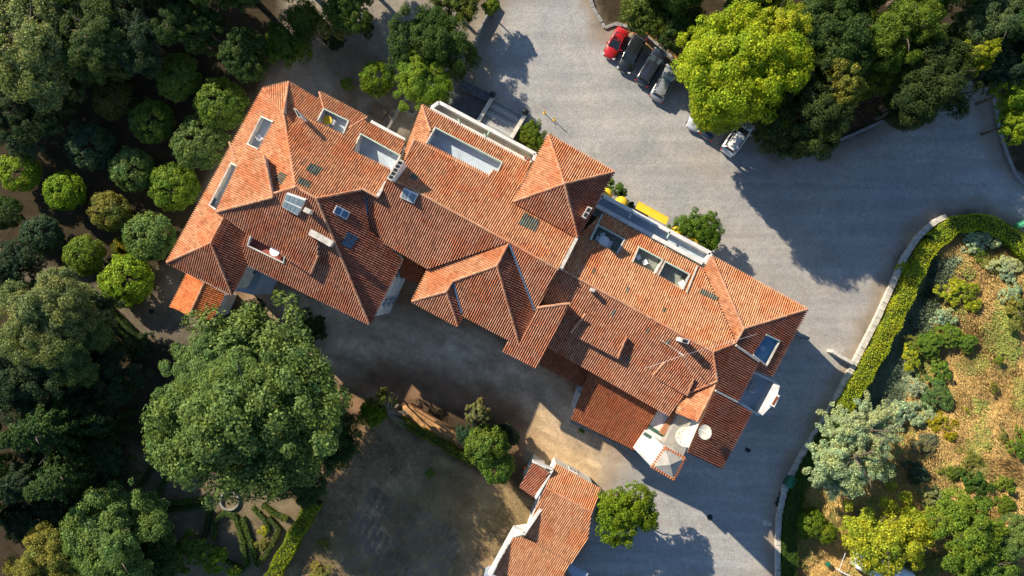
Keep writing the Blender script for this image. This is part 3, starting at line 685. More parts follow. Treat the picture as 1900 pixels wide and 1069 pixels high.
# rear terrace with its big white chimney
s = slab(H, [(1398, 690), (1446, 713), (1414.5, 772.7), (1369.6, 745.7)], 5.0, 5.4, FLOORG)
wallbar(s, [(1397, 690), (1441, 711)], 5.0, .8, .22); wallbar(s, [(1441, 711), (1409, 768)], 5.0, 1.0, .55); wallbar(s, [(1369.6, 746), (1409, 770)], 5.0, .8, .22)
ch = MB().prism([(P(*q, 6.6).x, P(*q, 6.6).y) for q in [(1436, 712), (1447, 716), (1442, 735), (1430, 755), (1415, 771), (1407, 765)]], 1.0, 6.6).build('chimney', WHITE, H); clean_normals(ch)
q = [P(*p, 7.1) for p in [(1440, 731), (1447, 734), (1437, 756), (1429, 752)]]
c1 = MB().prism([(p.x, p.y) for p in q], 6.6, 7.1).build('chimney_cap', WHITE, ch); clean_normals(c1)
q = [P(*p, 7.12) for p in [(1441, 735), (1445, 737), (1436, 752), (1432, 750)]]
c1 = MB().prism([(p.x, p.y) for p in q], 7.10, 7.13).build('flue', TILE_RUST, ch); clean_normals(c1)
# white chimney stacks
def stack(q, k, h, holes=0, m=WHITE, name='chimney', cap=True):
    pl = R[k]; base = [pl.at(*p) for p in q]; zt_ = max(p.z for p in base) + h; c = [P(p[0], p[1], zt_) for p in q]
    o = MB().prism([(p.x, p.y) for p in c], min(p.z for p in base) - .8, zt_).build(name, m, H); clean_normals(o)
    if cap:
        ce = sum(c, Vector()) / 4; o2 = MB().prism([(ce.x + (p.x - ce.x) * 1.12, ce.y + (p.y - ce.y) * 1.12) for p in c], zt_, zt_ + .1).build('chimney_cap', STONEW, o); clean_normals(o2)
    for i in range(holes):
        t0, t1 = (i + .12) / holes, (i + .88) / holes
        a, b = c[0].lerp(c[3], t0), c[0].lerp(c[3], t1); d, e = c[1].lerp(c[2], t0), c[1].lerp(c[2], t1)
        f = [a.lerp(d, .2), a.lerp(d, .8), b.lerp(e, .8), b.lerp(e, .2)]
        o3 = MB().prism([(p.x, p.y) for p in f], zt_ + .10, zt_ + .16).build('flue', DARKM, o); clean_normals(o3)
    return o
stack([(739, 297), (749, 301), (728, 334), (719, 330)], 'M1', .9, 5)
stack([(545.5, 201.5), (551, 204), (560, 217), (554, 218)], 'N1', 2.6, 1)
stack([(567, 385), (577, 390), (573, 397), (563, 392)], 'S1', 1.0, 0)
stack([(1090, 384), (1098, 387), (1087, 405), (1080, 401)], 'TSE', 1.0, 2, STONEW)
stack([(1264, 627), (1279, 631), (1276, 638), (1262, 634)], 'R1', 1.3, 1)
stack([(1097, 534), (1105, 537), (1102, 542), (1095, 540)], 'R1', .5, 0, STONEW)
stack([(577, 425), (619, 448), (612, 458), (571, 435)], 'S1', .75, 0, STONEW, 'dormer_wall', False)
c1 = slab(H, [(612, 447), (622, 450), (625, 466), (604, 455)], 11.2, .8, BLUEG, 'dormer_roof')  # blue colour stands in for shadow on the rear of the white dormer
# skylights and patches of glass tiles
def skylight(k, q, nx, ny, gm, lift=.3, fr=FRAMEM, w=.09):
    pl = R[k]; c = [pl.at(p[0], p[1], lift) for p in q]; n = pl.n
    f = MB(); vs = [p for p in c] + [p - n * (lift + .1) for p in c]
    f.add([c[i] + (sum(c, Vector()) / 4 - c[i]) * 0 - n * .02 for i in range(4)] + [p - n * (lift + .1) for p in c], [(0, 1, 2, 3), (0, 1, 5, 4), (1, 2, 6, 5), (2, 3, 7, 6), (3, 0, 4, 7)])
    fo = f.build('skylight', fr, H); clean_normals(fo)
    for i in range(nx):
        for j in range(ny):
            def bl(s, t): return c[0].lerp(c[1], s).lerp(c[3].lerp(c[2], s), t)
            s0, s1, t0, t1 = (i + .1) / nx, (i + .9) / nx, (j + .1) / ny, (j + .9) / ny
            v = [bl(s0, t0), bl(s1, t0), bl(s1, t1), bl(s0, t1)]
            o = mk('pane', [p + n * .02 for p in v] + [p - n * .01 for p in v], [(0, 1, 2, 3), (0, 1, 5, 4), (1, 2, 6, 5), (2, 3, 7, 6), (3, 0, 4, 7)], gm, fo); clean_normals(o)
skylight('S1', [(531, 359), (566, 371), (551.5, 400), (523, 384)], 4, 2, GLASSG, .45)
skylight('E1', [(625, 381), (650, 394), (643, 408), (618, 395)], 2, 1, GLASSB, .25)
skylight('E1', [(645, 429), (665, 440.5), (650, 463), (634, 453)], 4, 3, GLASSB, .12, SHUT)
skylight('M1', [(749, 349), (775, 361), (767, 378), (742, 366)], 2, 1, GLASSG, .35)
def gpatch(k, q):
    pl = R[k]; tiles(pl, [[pl.at(*p) for p in q]], GTILE, H, .222, .4, 1.0, 'glass_roof_tiles', .035)
for k, q in (('W1', [(521.6, 319), (533.5, 325), (523, 343), (510, 334)]), ('N1b', [(575, 305), (598, 315), (587, 328), (567, 316)]), ('N1b', [(556, 331), (577, 341), (574, 350), (553, 341)]),
             ('M2b', [(766.6, 323), (776, 329), (770, 336), (760, 331)]), ('M2b', [(972, 397), (1001, 412), (993, 431), (961, 416)]), ('R1', [(1300, 537), (1330, 552), (1327, 559), (1297, 545)]),
             ('R1', [(1231, 572), (1236, 574), (1233, 581), (1229, 579)]), ('R1', [(1100, 499), (1104, 501), (1102, 509), (1098, 507)]), ('R1', [(1162, 534), (1166, 536), (1164, 543), (1160, 541)]),
             ('R2', [(1139, 573), (1144, 576), (1140, 584), (1135, 581)]), ('R2', [(1203, 608), (1208, 610), (1204, 617), (1199, 614)]), ('R2', [(1240, 629), (1245, 631), (1241, 638), (1236, 635)]), ('R2', [(1167, 660), (1172, 663), (1168, 672), (1163, 668)])):
    gpatch(k, q)
# gate house parapets
m_ = wallbar(GH, [(954, 984), (908, 1068)], .4, 1.0, .34); m_ = wallbar(GH, [(1004, 944), (973, 990), (952, 982)], 1.6, .9, .32)
m_ = wallbar(GH, [(988, 857), (1026, 872), (994, 926)], 2.0, .9, .16)
m_ = slab(GH, [(900, 1066), (915, 1060), (1040, 1085), (1040, 1110), (890, 1110)], -.3, 2, BLUEG, 'flat_roof')
m_ = slab(GH, [(1048, 1052), (1058, 1046), (1092, 1064), (1080, 1090)], -.2, 2, BLUEG, 'flat_roof')
# awnings on the front
def awning(px, py, w, d, z, label, half=False, rz=math.radians(-28.3)):
    t = thing('awning', label, 'awning', P(px, py, z), rz, 'yellow awnings along the front')
    vs = []; fs = []; n = 8; D = d
    if half:
        for i in range(n + 1):
            th = math.pi * i / n
            for j in range(4):
                ph = math.pi / 2 * j / 3; r = math.cos(ph)
                vs.append((-math.cos(th) * w / 2 * r, math.sin(th) * D * r, math.sin(ph) * .45 - .45))
        for i in range(n):
            for j in range(3): q = i * 4 + j; fs.append((q, q + 4, q + 5, q + 1))
    else:
        for i in range(n + 1):
            for j, (y, z_) in enumerate(((0, 0), (D * .5, -.22), (D, -.55), (D, -.75))): vs.append((-w / 2 + w * i / n, y, z_))
        for i in range(n):
            for j in range(3): q = i * 4 + j; fs.append((q, q + 4, q + 5, q + 1))
    mk('canvas', vs, fs, YEL, t, True, False)
    b = MB()
    for x in (-w / 2, w / 2): b.tube([(x, -.6, -.6), (x, D * .98, -.62)], [.02, .02], 6)
    b.build('support_arm', DARKM, t, False, False)
awning(1207, 402, 3.7, .95, 3.6, 'long straight yellow awning below the front balcony')
awning(1124, 361, 1.5, .8, 3.6, 'small domed yellow awning nearest the square tower', True)
awning(1153, 377, 1.5, .8, 3.6, 'small domed yellow awning left of the long one', True)
awning(1258, 433, 1.5, .8, 3.6, 'small domed yellow awning just right of the long one', True)
awning(1289, 449, 1.5, .8, 3.6, 'small domed yellow awning half under the round bush', True)
# ------------------------------------------------------------ foliage
def leaves(pos, nrm, size, seed, aspect=.62, tilt=.55):
    g = np.random.default_rng(seed); n = len(pos)
    nr = nrm + g.normal(0, tilt, (n, 3)); nr /= np.linalg.norm(nr, axis=1, keepdims=True) + 1e-9
    t = np.cross(nr, g.normal(0, 1, (n, 3))); t /= np.linalg.norm(t, axis=1, keepdims=True) + 1e-9; b = np.cross(nr, t)
    s = (size * g.uniform(.6, 1.35, n))[:, None]
    v = np.stack([pos - t * s, pos - b * s * aspect + nr * s * .15, pos + t * s, pos + b * s * aspect + nr * s * .15], 1)
    return v.reshape(-1, 3)
def quad_mesh(name, v, mat):
    n = len(v) // 4; me = bpy.data.meshes.new(name); me.vertices.add(n * 4); me.vertices.foreach_set('co', v.astype(np.float32).ravel())
    me.loops.add(n * 4); me.loops.foreach_set('vertex_index', np.arange(n * 4, dtype=np.int32))
    me.polygons.add(n); me.polygons.foreach_set('loop_start', np.arange(0, n * 4, 4, dtype=np.int32))
    me.update(calc_edges=True); me.materials.append(mat); return me
def sph(g, n, up=-1.0):
    z = g.uniform(up, 1, n); a = g.uniform(0, 2 * np.pi, n); r = np.sqrt(1 - z * z)
    return np.stack([r * np.cos(a), r * np.sin(a), z], 1)
def crown(name, seed, kind, n, leaf):
    """unit crown: radius about 1 across, centred on 0"""
    g = np.random.default_rng(seed)
    if kind == 'round':       # clipped globe
        nc = 150; d = sph(g, nc, -.55); rad = 1 + g.normal(0, .05, nc); c = d * (rad * .86)[:, None]; c[:, 2] *= .85; cr = g.uniform(.12, .22, nc); hue = None
    elif kind == 'broad':     # lobed broadleaf crown
        nl = 24; ld = sph(g, nl, -.25); lr = g.uniform(.24, .42, nl); lc = ld * (g.uniform(.45, .78, nl))[:, None]; lc[:, 2] *= .65
        li = g.integers(0, nl, 330); d = sph(g, 330, -.35); c = lc[li] + d * lr[li][:, None]; c[:, 2] *= .9; cr = g.uniform(.07, .15, 330)
    elif kind == 'loose':     # open, uneven
        nl = 13; ld = sph(g, nl, -.4); lr = g.uniform(.18, .38, nl); lc = ld * (g.uniform(.35, .85, nl))[:, None]; lc[:, 2] *= .7
        li = g.integers(0, nl, 170); d = sph(g, 170, -.5); c = lc[li] + d * (lr[li] * g.uniform(.6, 1.1, 170))[:, None]; cr = g.uniform(.06, .14, 170)
    elif kind == 'conifer':   # tiers of drooping sprays
        c = []; cr = []
        for lev in range(9):
            z = 1.4 - lev * .3; R_ = .12 + lev * .11; m = 6 + lev
            for k in range(m):
                a = 2 * np.pi * (k + g.uniform(-.2, .2)) / m + lev; L = R_ * g.uniform(.8, 1.15)
                for j in range(int(3 + L * 8)):
                    f = (j + 1) / int(3 + L * 8); c.append((math.cos(a) * L * f, math.sin(a) * L * f, z - .25 * f * f * L)); cr.append(.07 + .05 * (1 - f))
        c = np.array(c); cr = np.array(cr)
    elif kind == 'spray':     # branches radiating outwards with feathery ends
        c = []; cr = []
        for k in range(46):
            a = g.uniform(0, 2 * np.pi); el = g.uniform(-.1, 1.2); L = g.uniform(.7, 1.05)
            d = np.array([math.cos(a) * math.cos(el), math.sin(a) * math.cos(el), math.sin(el) * .7]); side = np.array([-math.sin(a), math.cos(a), 0])
            for j in range(9):
                f = .3 + .7 * j / 8; w = .16 * (1 - abs(f - .65)); c.append(d * L * f + side * g.normal(0, w * .5) - np.array([0, 0, .12 * f * f])); cr.append(g.uniform(.05, .10))
        c = np.array(c); cr = np.array(cr)
    w = cr ** 2; idx = g.choice(len(c), n, p=w / w.sum()); d = sph(g, n, -.75 if kind != 'conifer' else -.4)
    rr = g.uniform(.55, 1.08, n)
    pos = c[idx] + d * (cr[idx] * rr)[:, None]
    flat = np.array([1, 1, .45]) if kind == 'conifer' else np.array([1, 1, .8])
    pos = c[idx] + d * flat * (cr[idx] * rr)[:, None]
    cn = c[idx] / (np.linalg.norm(c[idx], axis=1, keepdims=True) + 1e-6)
    m = quad_mesh(name, leaves(pos, d * .7 + cn * .6 + np.array([0, 0, .35]), leaf, seed + 1), LEAF)
    return m
CR = {}
for i in range(3):
    CR['round', i] = crown('crown', 10 + i, 'round', 14000, .042)
    CR['broad', i] = crown('crown', 20 + i, 'broad', 70000, .0175)
    CR['loose', i] = crown('crown', 30 + i, 'loose', 18000, .030)
for i in range(2):
    CR['conifer', i] = crown('crown', 40 + i, 'conifer', 26000, .030); CR['spray', i] = crown('crown', 50 + i, 'spray', 50000, .0165)
    CR['mid', i] = crown('crown', 60 + i, 'broad', 32000, .026); CR['bush', i] = crown('crown', 70 + i, 'loose', 6000, .052)
def trunk_mesh(seed, h, r, spread, limbs=6):
    g = random.Random(seed); b = MB(); p = [(0, 0, 0)]; 
    for i in range(1, 5): p.append((g.uniform(-.1, .1) * i * r * 2, g.uniform(-.1, .1) * i * r * 2, h * i / 4 * .75))
    b.tube([(0, 0, -.4)] + p, [r * 1.5, r * 1.25, r, r * .85, r * .7, r * .5], 8)
    for k in range(limbs):
        a = 2 * math.pi * k / limbs + g.uniform(-.4, .4); z0 = h * g.uniform(.35, .7); L = spread * g.uniform(.5, .85); up = h * g.uniform(.1, .3)
        q = [(0, 0, z0), (math.cos(a) * L * .4, math.sin(a) * L * .4, z0 + up * .6), (math.cos(a + .25) * L, math.sin(a + .25) * L, z0 + up)]
        b.tube(q, [r * .45, r * .28, r * .08], 6)
        for j in range(3):
            a2 = a + g.uniform(-.9, .9); s = q[1] if j else q[2]
            b.tube([s, (s[0] + math.cos(a2) * L * .4, s[1] + math.sin(a2) * L * .4, s[2] + L * g.uniform(.0, .35))], [r * .18, r * .05], 5)
    return b
nvar = {'round': 3, 'broad': 3, 'loose': 3, 'conifer': 2, 'spray': 2, 'mid': 2, 'bush': 2}
TC = [0]
def tree(px, py, rpx, h, kind, colr, label, cat='tree', group=None, name=None, squash=1.0, stretch=1.0, rot=None, flat=.8):
    """px, py: crown centre as seen; rpx: radius as seen; h: height of the crown top over the ground there"""
    TC[0] += 1; g = random.Random(TC[0] * 13 + 5)
    g0 = G(px, py); 
    for _ in range(4):
        R_ = rpx * MPP * (CAM_H - (g0.z + h * .7)) / CAM_H
        vr = min(max(R_ * flat, h * .34), h * .5) if kind != 'conifer' else h * .33
        zc = g0.z + h - (vr if kind != 'conifer' else h * .46)
        q = P(px, py, zc + vr * .35); g0 = Vector((q.x, q.y, gz(q.x, q.y)))
    t = thing(name or ('tree' if kind != 'bush' else 'shrub'), label, cat, g0, 0, group)
    i = g.randrange(nvar[kind]); c = bpy.data.objects.new('crown', CR[kind, i]); link(c, t)
    c.location = (0, 0, zc - g0.z); c.rotation_euler = (g.uniform(-.08, .08), g.uniform(-.08, .08), g.uniform(0, 6.28) if rot is None else rot)
    sx = R_ * g.uniform(.94, 1.06) * stretch; c.scale = (sx, R_ * squash, vr * 1.12 if kind != 'conifer' else vr)
    br = g.uniform(.92, 1.1); v = [x * br * g.uniform(.97, 1.03) for x in colr]; c.color = (v[0], v[1], v[2], 1)
    if h >= 10 and kind in ('broad', 'mid') and name != 'oak_tree':
        c2 = bpy.data.objects.new('crown', CR['mid', i % 2]); link(c2, t); c2.location = (0, 0, zc - g0.z - vr * .75); c2.scale = (sx * .85, R_ * .85, vr * .9); c2.rotation_euler = (0, 0, 2.0 + i); c2.color = c.color
    tr = trunk_mesh(TC[0], h, max(.05, min(.5, R_ * .07)), R_ * .6, 6 if kind in ('broad', 'mid', 'spray', 'loose') else 4).build('trunk', BARK, t, True, False)
    return t
DK = (.052, .095, .024); DKB = (.048, .090, .050); MD = (.115, .180, .030); OAK = (.130, .195, .055); OL = (.21, .21, .045); BR = (.20, .29, .022)
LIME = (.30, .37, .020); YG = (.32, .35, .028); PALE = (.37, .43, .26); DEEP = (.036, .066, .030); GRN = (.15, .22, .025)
ORCH = 'clipped globe trees of the orchard beside the west wing'
for (x, y, r, h, c, lb) in [
    (325, 140, 41, 4.6, MD, 'dark clipped globe tree north of the west corner, under the woodland edge'),
    (405, 190, 48, 5.0, MD, 'large clipped globe tree closest to the chamfered roof corner'),
    (277, 222, 40, 4.4, MD, 'dark round tree just right of the olive-brown one'),
    (205, 182, 38, 4.4, (.10, .10, .025), 'olive-brown round tree in the darkest part of the orchard'),
    (365, 262, 49, 5.0, OAK, 'large leafy globe tree against the sandy path by the west terrace'),
    (240, 312, 41, 4.5, OAK, 'mid green globe tree left of the brightest path-side globe'),
    (317, 345, 45, 4.6, GRN, 'bright yellow-green globe tree beside the path at the middle of the west eave'),
    (163, 268, 45, 4.8, DKB, 'large blue-green dark globe tree'),
    (115, 353, 37, 4.3, BR, 'bright globe tree with a dark split down its middle'),
    (28, 318, 38, 4.3, BR, 'bright globe tree at the left edge above the small dark ones'),
    (198, 391, 36, 3.8, OL, 'small yellowish globe tree in the middle of the orchard'),
    (273, 438, 45, 4.6, OAK, 'grey-green globe tree inside the curved yellow hedge'),
    (152, 473, 37, 4.2, GRN, 'half shaded globe tree above the lower garden path'),
    (228, 520, 47, 4.2, BR, 'flat yellow-green globe tree nearest the orange shed'),
    (70, 435, 36, 4.0, DKB, 'dark blue-green globe tree low in the orchard'),
    (4, 395, 30, 4.0, DK, 'dark globe tree cut by the left edge')]:
    tree(x, y, r, h, 'round', c, lb, group=ORCH, name='globe_tree')
for (x, y, r, h, k, c, lb) in [
    (450, 98, 50, 6.5, 'mid', DK, 'dark spreading tree between the orchard and the dusty forecourt'),
    (530, 76, 47, 6.0, 'mid', (.07, .115, .014), 'green tree just north of the chamfered roof corner'),
    (374, 52, 46, 7, 'mid', DK, 'dark tree at the top beside the grey track'),
    (560, 32, 36, 5, 'mid', MD, 'small tree left of the top centre clump'),
    (640, 12, 52, 7, 'mid', (.08, .13, .02), 'leafy tree at the top edge over the sandy forecourt'),
    (608, 50, 34, 4.5, 'loose', OL, 'olive tree below the top clump over the forecourt'),
    (845, 2, 48, 6, 'mid', (.12, .16, .03), 'sunlit tree at the top edge left of the driveway'),
    (912, 10, 20, 4, 'mid', GRN, 'narrow bush on the driveway edge at the top'),
    (797, 92, 84, 8.0, 'broad', (.050, .095, .018), 'big round dark green tree beside the driveway above the stone steps'),
    (783, 146, 58, 7.5, 'broad', (.17, .26, .025), 'brighter lower tree under the big round one'),
    (697, 144, 32, 4.0, 'round', (.13, .20, .012), 'small bright green round tree on the forecourt'),
    (60, 60, 125, 11, 'broad', (.22, .26, .095), 'tall pale-leaved tree filling the top left corner'),
    (165, 60, 80, 10, 'broad', (.075, .115, .035), 'tall woodland tree right of the corner tree'),
    (250, 62, 72, 8, 'broad', DEEP, 'very dark tall tree at the top left of the orchard'),
    (325, 25, 55, 8, 'broad', DK, 'dark tall tree near the yellow gap at the top'),
    (45, 185, 78, 7.5, 'broad', (.045, .075, .03), 'dim tall tree under the corner tree on the left edge'),
    (35, 262, 46, 6, 'spray', (.085, .125, .06), 'palm-like grey-green tree with a pale heart at the left edge'),
    (70, 590, 90, 14, 'broad', (.20, .24, .09), 'tall sunlit tree on the left edge below the garden path'),
    (120, 640, 75, 12, 'broad', OAK, 'tall tree right of the sunlit left edge tree'),
    (30, 700, 90, 12, 'broad', (.05, .085, .04), 'blue-green shaded tall tree at the left edge'),
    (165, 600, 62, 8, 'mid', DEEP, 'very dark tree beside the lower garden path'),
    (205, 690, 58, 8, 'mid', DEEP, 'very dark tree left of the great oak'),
    (80, 800, 92, 15, 'conifer', (.040, .085, .022), 'feathery green conifer on the left edge'),
    (110, 890, 80, 13, 'conifer', DK, 'dark conifer left of the parterre garden'),
    (30, 900, 75, 13, 'conifer', DEEP, 'very dark conifer at the lower left edge'),
    (588, 815, 74, 9, 'broad', DK, 'dark leafy tree in the shade on the right flank of the great oak'),
    (555, 895, 52, 6, 'mid', DK, 'dark low tree below the right flank of the great oak'),
    (468, 575, 26, 3, 'mid', DEEP, 'dark bush between the pale blue roof and the great oak'),
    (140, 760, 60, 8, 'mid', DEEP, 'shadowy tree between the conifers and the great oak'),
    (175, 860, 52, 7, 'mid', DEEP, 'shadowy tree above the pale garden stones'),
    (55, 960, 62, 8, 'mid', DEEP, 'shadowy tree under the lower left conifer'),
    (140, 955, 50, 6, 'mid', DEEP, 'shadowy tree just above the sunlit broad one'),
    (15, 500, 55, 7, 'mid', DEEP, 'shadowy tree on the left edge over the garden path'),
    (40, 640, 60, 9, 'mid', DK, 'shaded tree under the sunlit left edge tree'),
    (205, 1005, 98, 12, 'broad', (.15, .23, .065), 'sunlit broad tree at the lower left below the parterre'),
    (75, 1060, 75, 11, 'broad', OL, 'olive-yellow tree cut by the bottom left edge'),
    (290, 1050, 50, 8, 'mid', DK, 'dark tree at the bottom beside the sunlit broad one'),
    (350, 1030, 42, 5, 'loose', MD, 'dark loose shrub tree in the parterre corner'),
    (398, 1040, 27, 3.5, 'loose', BR, 'small bright green tree at the bottom of the parterre'),
    (432, 1066, 20, 3, 'loose', BR, 'smaller bright green tree cut by the bottom edge by the parterre'),
    (1160, 953, 64, 8.5, 'mid', (.15, .22, .012), 'bright green tree beside the tiled cottage'),
    (1300, 430, 44, 5.0, 'mid', (.09, .17, .015), 'dense round green tree on the driveway by the long yellow awning'),
    (990, 252, 32, 3.2, 'mid', (.12, .18, .015), 'rounded shrub between the stone staircase and the square tower'),
    (1145, 350, 22, 3.0, 'loose', (.10, .16, .02), 'small shrub tucked under the square tower'),
    (1385, 115, 118, 17, 'broad', LIME, 'huge bright lime-green tree over the parked cars'),
    (1330, 85, 62, 12, 'broad', LIME, 'lime-green lobe tree on the left of the huge bright one'),
    (1440, 60, 75, 14, 'broad', YG, 'yellow-green tree on the right of the huge bright one'),
    (1335, 185, 45, 13, 'mid', LIME, 'bright lime-green tree over the half hidden pale car'),
    (1200, 15, 62, 8, 'mid', (.09, .125, .02), 'dull green tree at the top edge above the red car'),
    (1262, 42, 50, 8, 'mid', DK, 'dark green tree at the top right of the red car'),
    (1500, 205, 88, 15, 'broad', (.05, .075, .022), 'wide dark tree reaching over the driveway kerb'),
    (1562, 160, 48, 15, 'mid', OL, 'olive tree lit on its crown above the dark kerbside tree'),
    (1555, 65, 85, 14, 'broad', DK, 'large dark green tree at the top right of the lime tree'),
    (1690, 60, 82, 15, 'broad', (.12, .18, .02), 'large green sunlit tree at the top right'),
    (1640, 125, 46, 11, 'mid', (.12, .17, .02), 'smaller sunlit green tree below the large sunlit one'),
    (1745, 150, 80, 14, 'broad', (.045, .07, .02), 'wide dark tree overhanging the driveway at the upper right'),
    (1690, 190, 50, 9, 'mid', (.035, .06, .02), 'dim tree at the kerb left of the wide dark one'),
    (1812, 98, 38, 12, 'mid', YG, 'yellow-olive tree near the upper right corner'),
    (1850, 35, 70, 12, 'broad', (.10, .14, .06), 'pale grey-green tree in the upper right corner'),
    (1870, 115, 45, 10, 'mid', DKB, 'dark bluish tree right of the yellow-olive one'),
    (1895, 160, 42, 9, 'mid', BR, 'bright green tree cut by the right edge, upper of two'),
    (1895, 225, 36, 8, 'mid', BR, 'bright green tree cut by the right edge, lower of two'),
    (1590, 845, 98, 9, 'spray', PALE, 'large pale blue-green feathery tree against the garden wall'),
    (1620, 800, 68, 8, 'spray', PALE, 'upper lobe tree of the pale feathery clump'),
    (1560, 890, 52, 6, 'spray', PALE, 'lower left feathery tree of the pale clump'),
    (1652, 996, 84, 7, 'mid', YG, 'yellow-green spreading tree over the long white vehicle'),
    (1800, 990, 70, 8, 'mid', GRN, 'green tree at the lower right of the yellow-green one'),
    (1835, 1050, 65, 7, 'mid', (.12, .2, .03), 'bright green tree at the bottom right edge'),
    (1885, 1000, 42, 6, 'mid', OAK, 'greyish green tree on the right edge near the bottom'),
    (903, 830, 40, 7.5, 'round', (.12, .19, .03), 'dense bright climbing ivy mass over the end of the bank'),
    (922, 868, 33, 6.5, 'round', (.11, .19, .03), 'lower half of the dense ivy mass by the bank'),
    (865, 805, 22, 4, 'mid', DKB, 'small bluish shrub beside the ivy mass'),
    (935, 810, 30, 4, 'mid', DEEP, 'dark shrub behind the ivy mass on the courtyard side'),
    (692, 768, 31, 8, 'mid', (.13, .20, .015), 'bright green tree at the left end of the bank'),
    (714, 742, 24, 8, 'loose', OL, 'yellowish tree tangled with the bare grey branches'),
    (886, 768, 26, 7.5, 'loose', (.26, .25, .10), 'pale half dry tree above the ivy mass'),
    (1508, 972, 26, 2.6, 'round', (.12, .18, .015), 'clipped yellow-green bush on the brown ground by the hedge'),
    (1535, 990, 20, 2.4, 'round', (.13, .19, .015), 'second clipped bush sloping away from the hedge'),
    (1495, 985, 16, 2.0, 'mid', (.10, .16, .015), 'small dark green bush under the clipped ones')]:
    tree(x, y, r, h, k, c, lb)
# the great oak is several lobes thick
tree(438, 753, 182, 19, 'broad', OAK, 'great round oak with a huge crown below the west wing', name='oak_tree', flat=.8)
o_ = [o for o in bpy.data.objects if o.name.startswith('oak_tree')][0]
for i, (dx, dy, dz, s) in enumerate([(-2.8, 3.0, .6, 5.0), (3.4, 2.4, .2, 4.9), (-4.6, -1.5, -.3, 4.8), (2.2, -3.8, -1, 4.8), (0, 0, 2.2, 5.2), (5.2, -1.4, -1.2, 4.6)]):
    c = bpy.data.objects.new('crown', CR['broad', i % 3]); link(c, o_); base = [q for q in o_.children if q.name.startswith('crown')][0]
    c.location = base.location + Vector((dx, dy, dz)); c.scale = (s, s, s * .62); c.rotation_euler = (0, 0, i * 1.3); c.color = tuple(v * rnd.uniform(.92, 1.1) for v in OAK) + (1,)
# woodland carries on outside the picture on the sunny side
for i, (x, y, r, h) in enumerate([(-90, 120, 85, 9), (-120, 760, 95, 13), (90, -90, 90, 10), (260, -100, 90, 12), (-60, -60, 90, 10), (400, -80, 80, 13), (520, -90, 70, 11), (620, -120, 60, 11),
                                  (-90, 930, 90, 13), (1250, -70, 80, 13), (1420, -90, 90, 15), (1600, -80, 90, 15), (1770, -80, 90, 15), (1960, 60, 80, 13), (-60, 660, 70, 9)]):
    tree(x, y, r, h, 'mid' if 400 < x < 900 else 'broad', DK if i % 2 else MD, 'woodland tree standing outside the picture', group='woodland beyond the edges')
# shrubs on the dry hillside and elsewhere
sh = [(1725, 645, 30, 'green fern-like shrub in the middle of the dry hillside', GRN), (1762, 625, 26, 'leafy green shrub right of the fern-like one', GRN), (1795, 640, 22, 'low bright shrub at the right end of the green patch', (.13, .22, .03)),
      (1755, 590, 20, 'grey-green shrub above the green patch', PALE), (1745, 690, 22, 'bright green shrub casting a dark shadow', (.12, .21, .03)), (1735, 735, 34, 'broad green shrub above the pale feathery tree', (.10, .17, .05)),
      (1700, 720, 22, 'pale shrub at the edge of the dark slope', PALE), (1700, 640, 18, 'yellowish shrub beside the dark slope', OL), (1690, 665, 20, 'tall yellow-green weed on the slope edge', YG),
      (1785, 548, 34, 'yellow-green patch shrub near the top of the hillside', YG), (1870, 500, 28, 'pale upright shrub beside the right edge', PALE), (1875, 545, 26, 'second pale upright shrub on the right edge', PALE),
      (1825, 450, 26, 'silvery shrub inside the hedge bend', PALE), (1800, 440, 18, 'small silvery shrub by the hedge bend', PALE), (1812, 470, 16, 'green shrub below the silvery one', GRN),
      (1890, 580, 30, 'olive bush cut by the right edge half way down', OL), (1800, 855, 24, 'round olive bush with a long shadow on the orange soil', OL), (1815, 905, 30, 'dense green bush below the round olive one', (.07, .13, .02)),
      (1770, 880, 20, 'bright bush between the round olive one and the pale tree', (.14, .2, .03)), (1865, 900, 18, 'small green bush on orange soil near the right edge', GRN), (1890, 825, 26, 'bush cut by the right edge above the orange soil', GRN),
      (1860, 810, 12, 'tiny bush left of the right edge bush', OL), (1750, 790, 26, 'bright yellow flowering bush beside the pale tree', (.32, .28, .02)), (1720, 770, 22, 'pale weed clump above the feathery tree', PALE),
      (1680, 770, 30, 'grey-green clump touching the top of the feathery tree', PALE), (1725, 830, 28, 'grey twiggy shrub right of the feathery tree', (.17, .18, .10)), (1700, 880, 24, 'dark shrub in the shade right of the feathery tree', DKB),
      (1735, 930, 30, 'pale green shrub among red soil', (.20, .22, .09)), (1830, 830, 10, 'tiny isolated bush on the golden grass', GRN), (1855, 670, 10, 'tiny green bush on the golden slope', GRN), (1845, 720, 10, 'lone small bush in the golden grass', OL),
      (1865, 940, 22, 'bright bush on the right edge of the red soil', (.14, .2, .02)), (1680, 500, 16, 'yellow bush inside the hedge near the top', YG), (1790, 765, 12, 'small yellow bush on the golden grass', YG)]
for (x, y, r, lb, c) in sh:
    tree(x, y, r, .4 + r * .035, 'bush', c, lb, 'shrub', 'shrubs on the dry hillside', 'shrub', flat=.55, stretch=1.25, rot=-.6 + .9 * math.sin(x * 7.1))
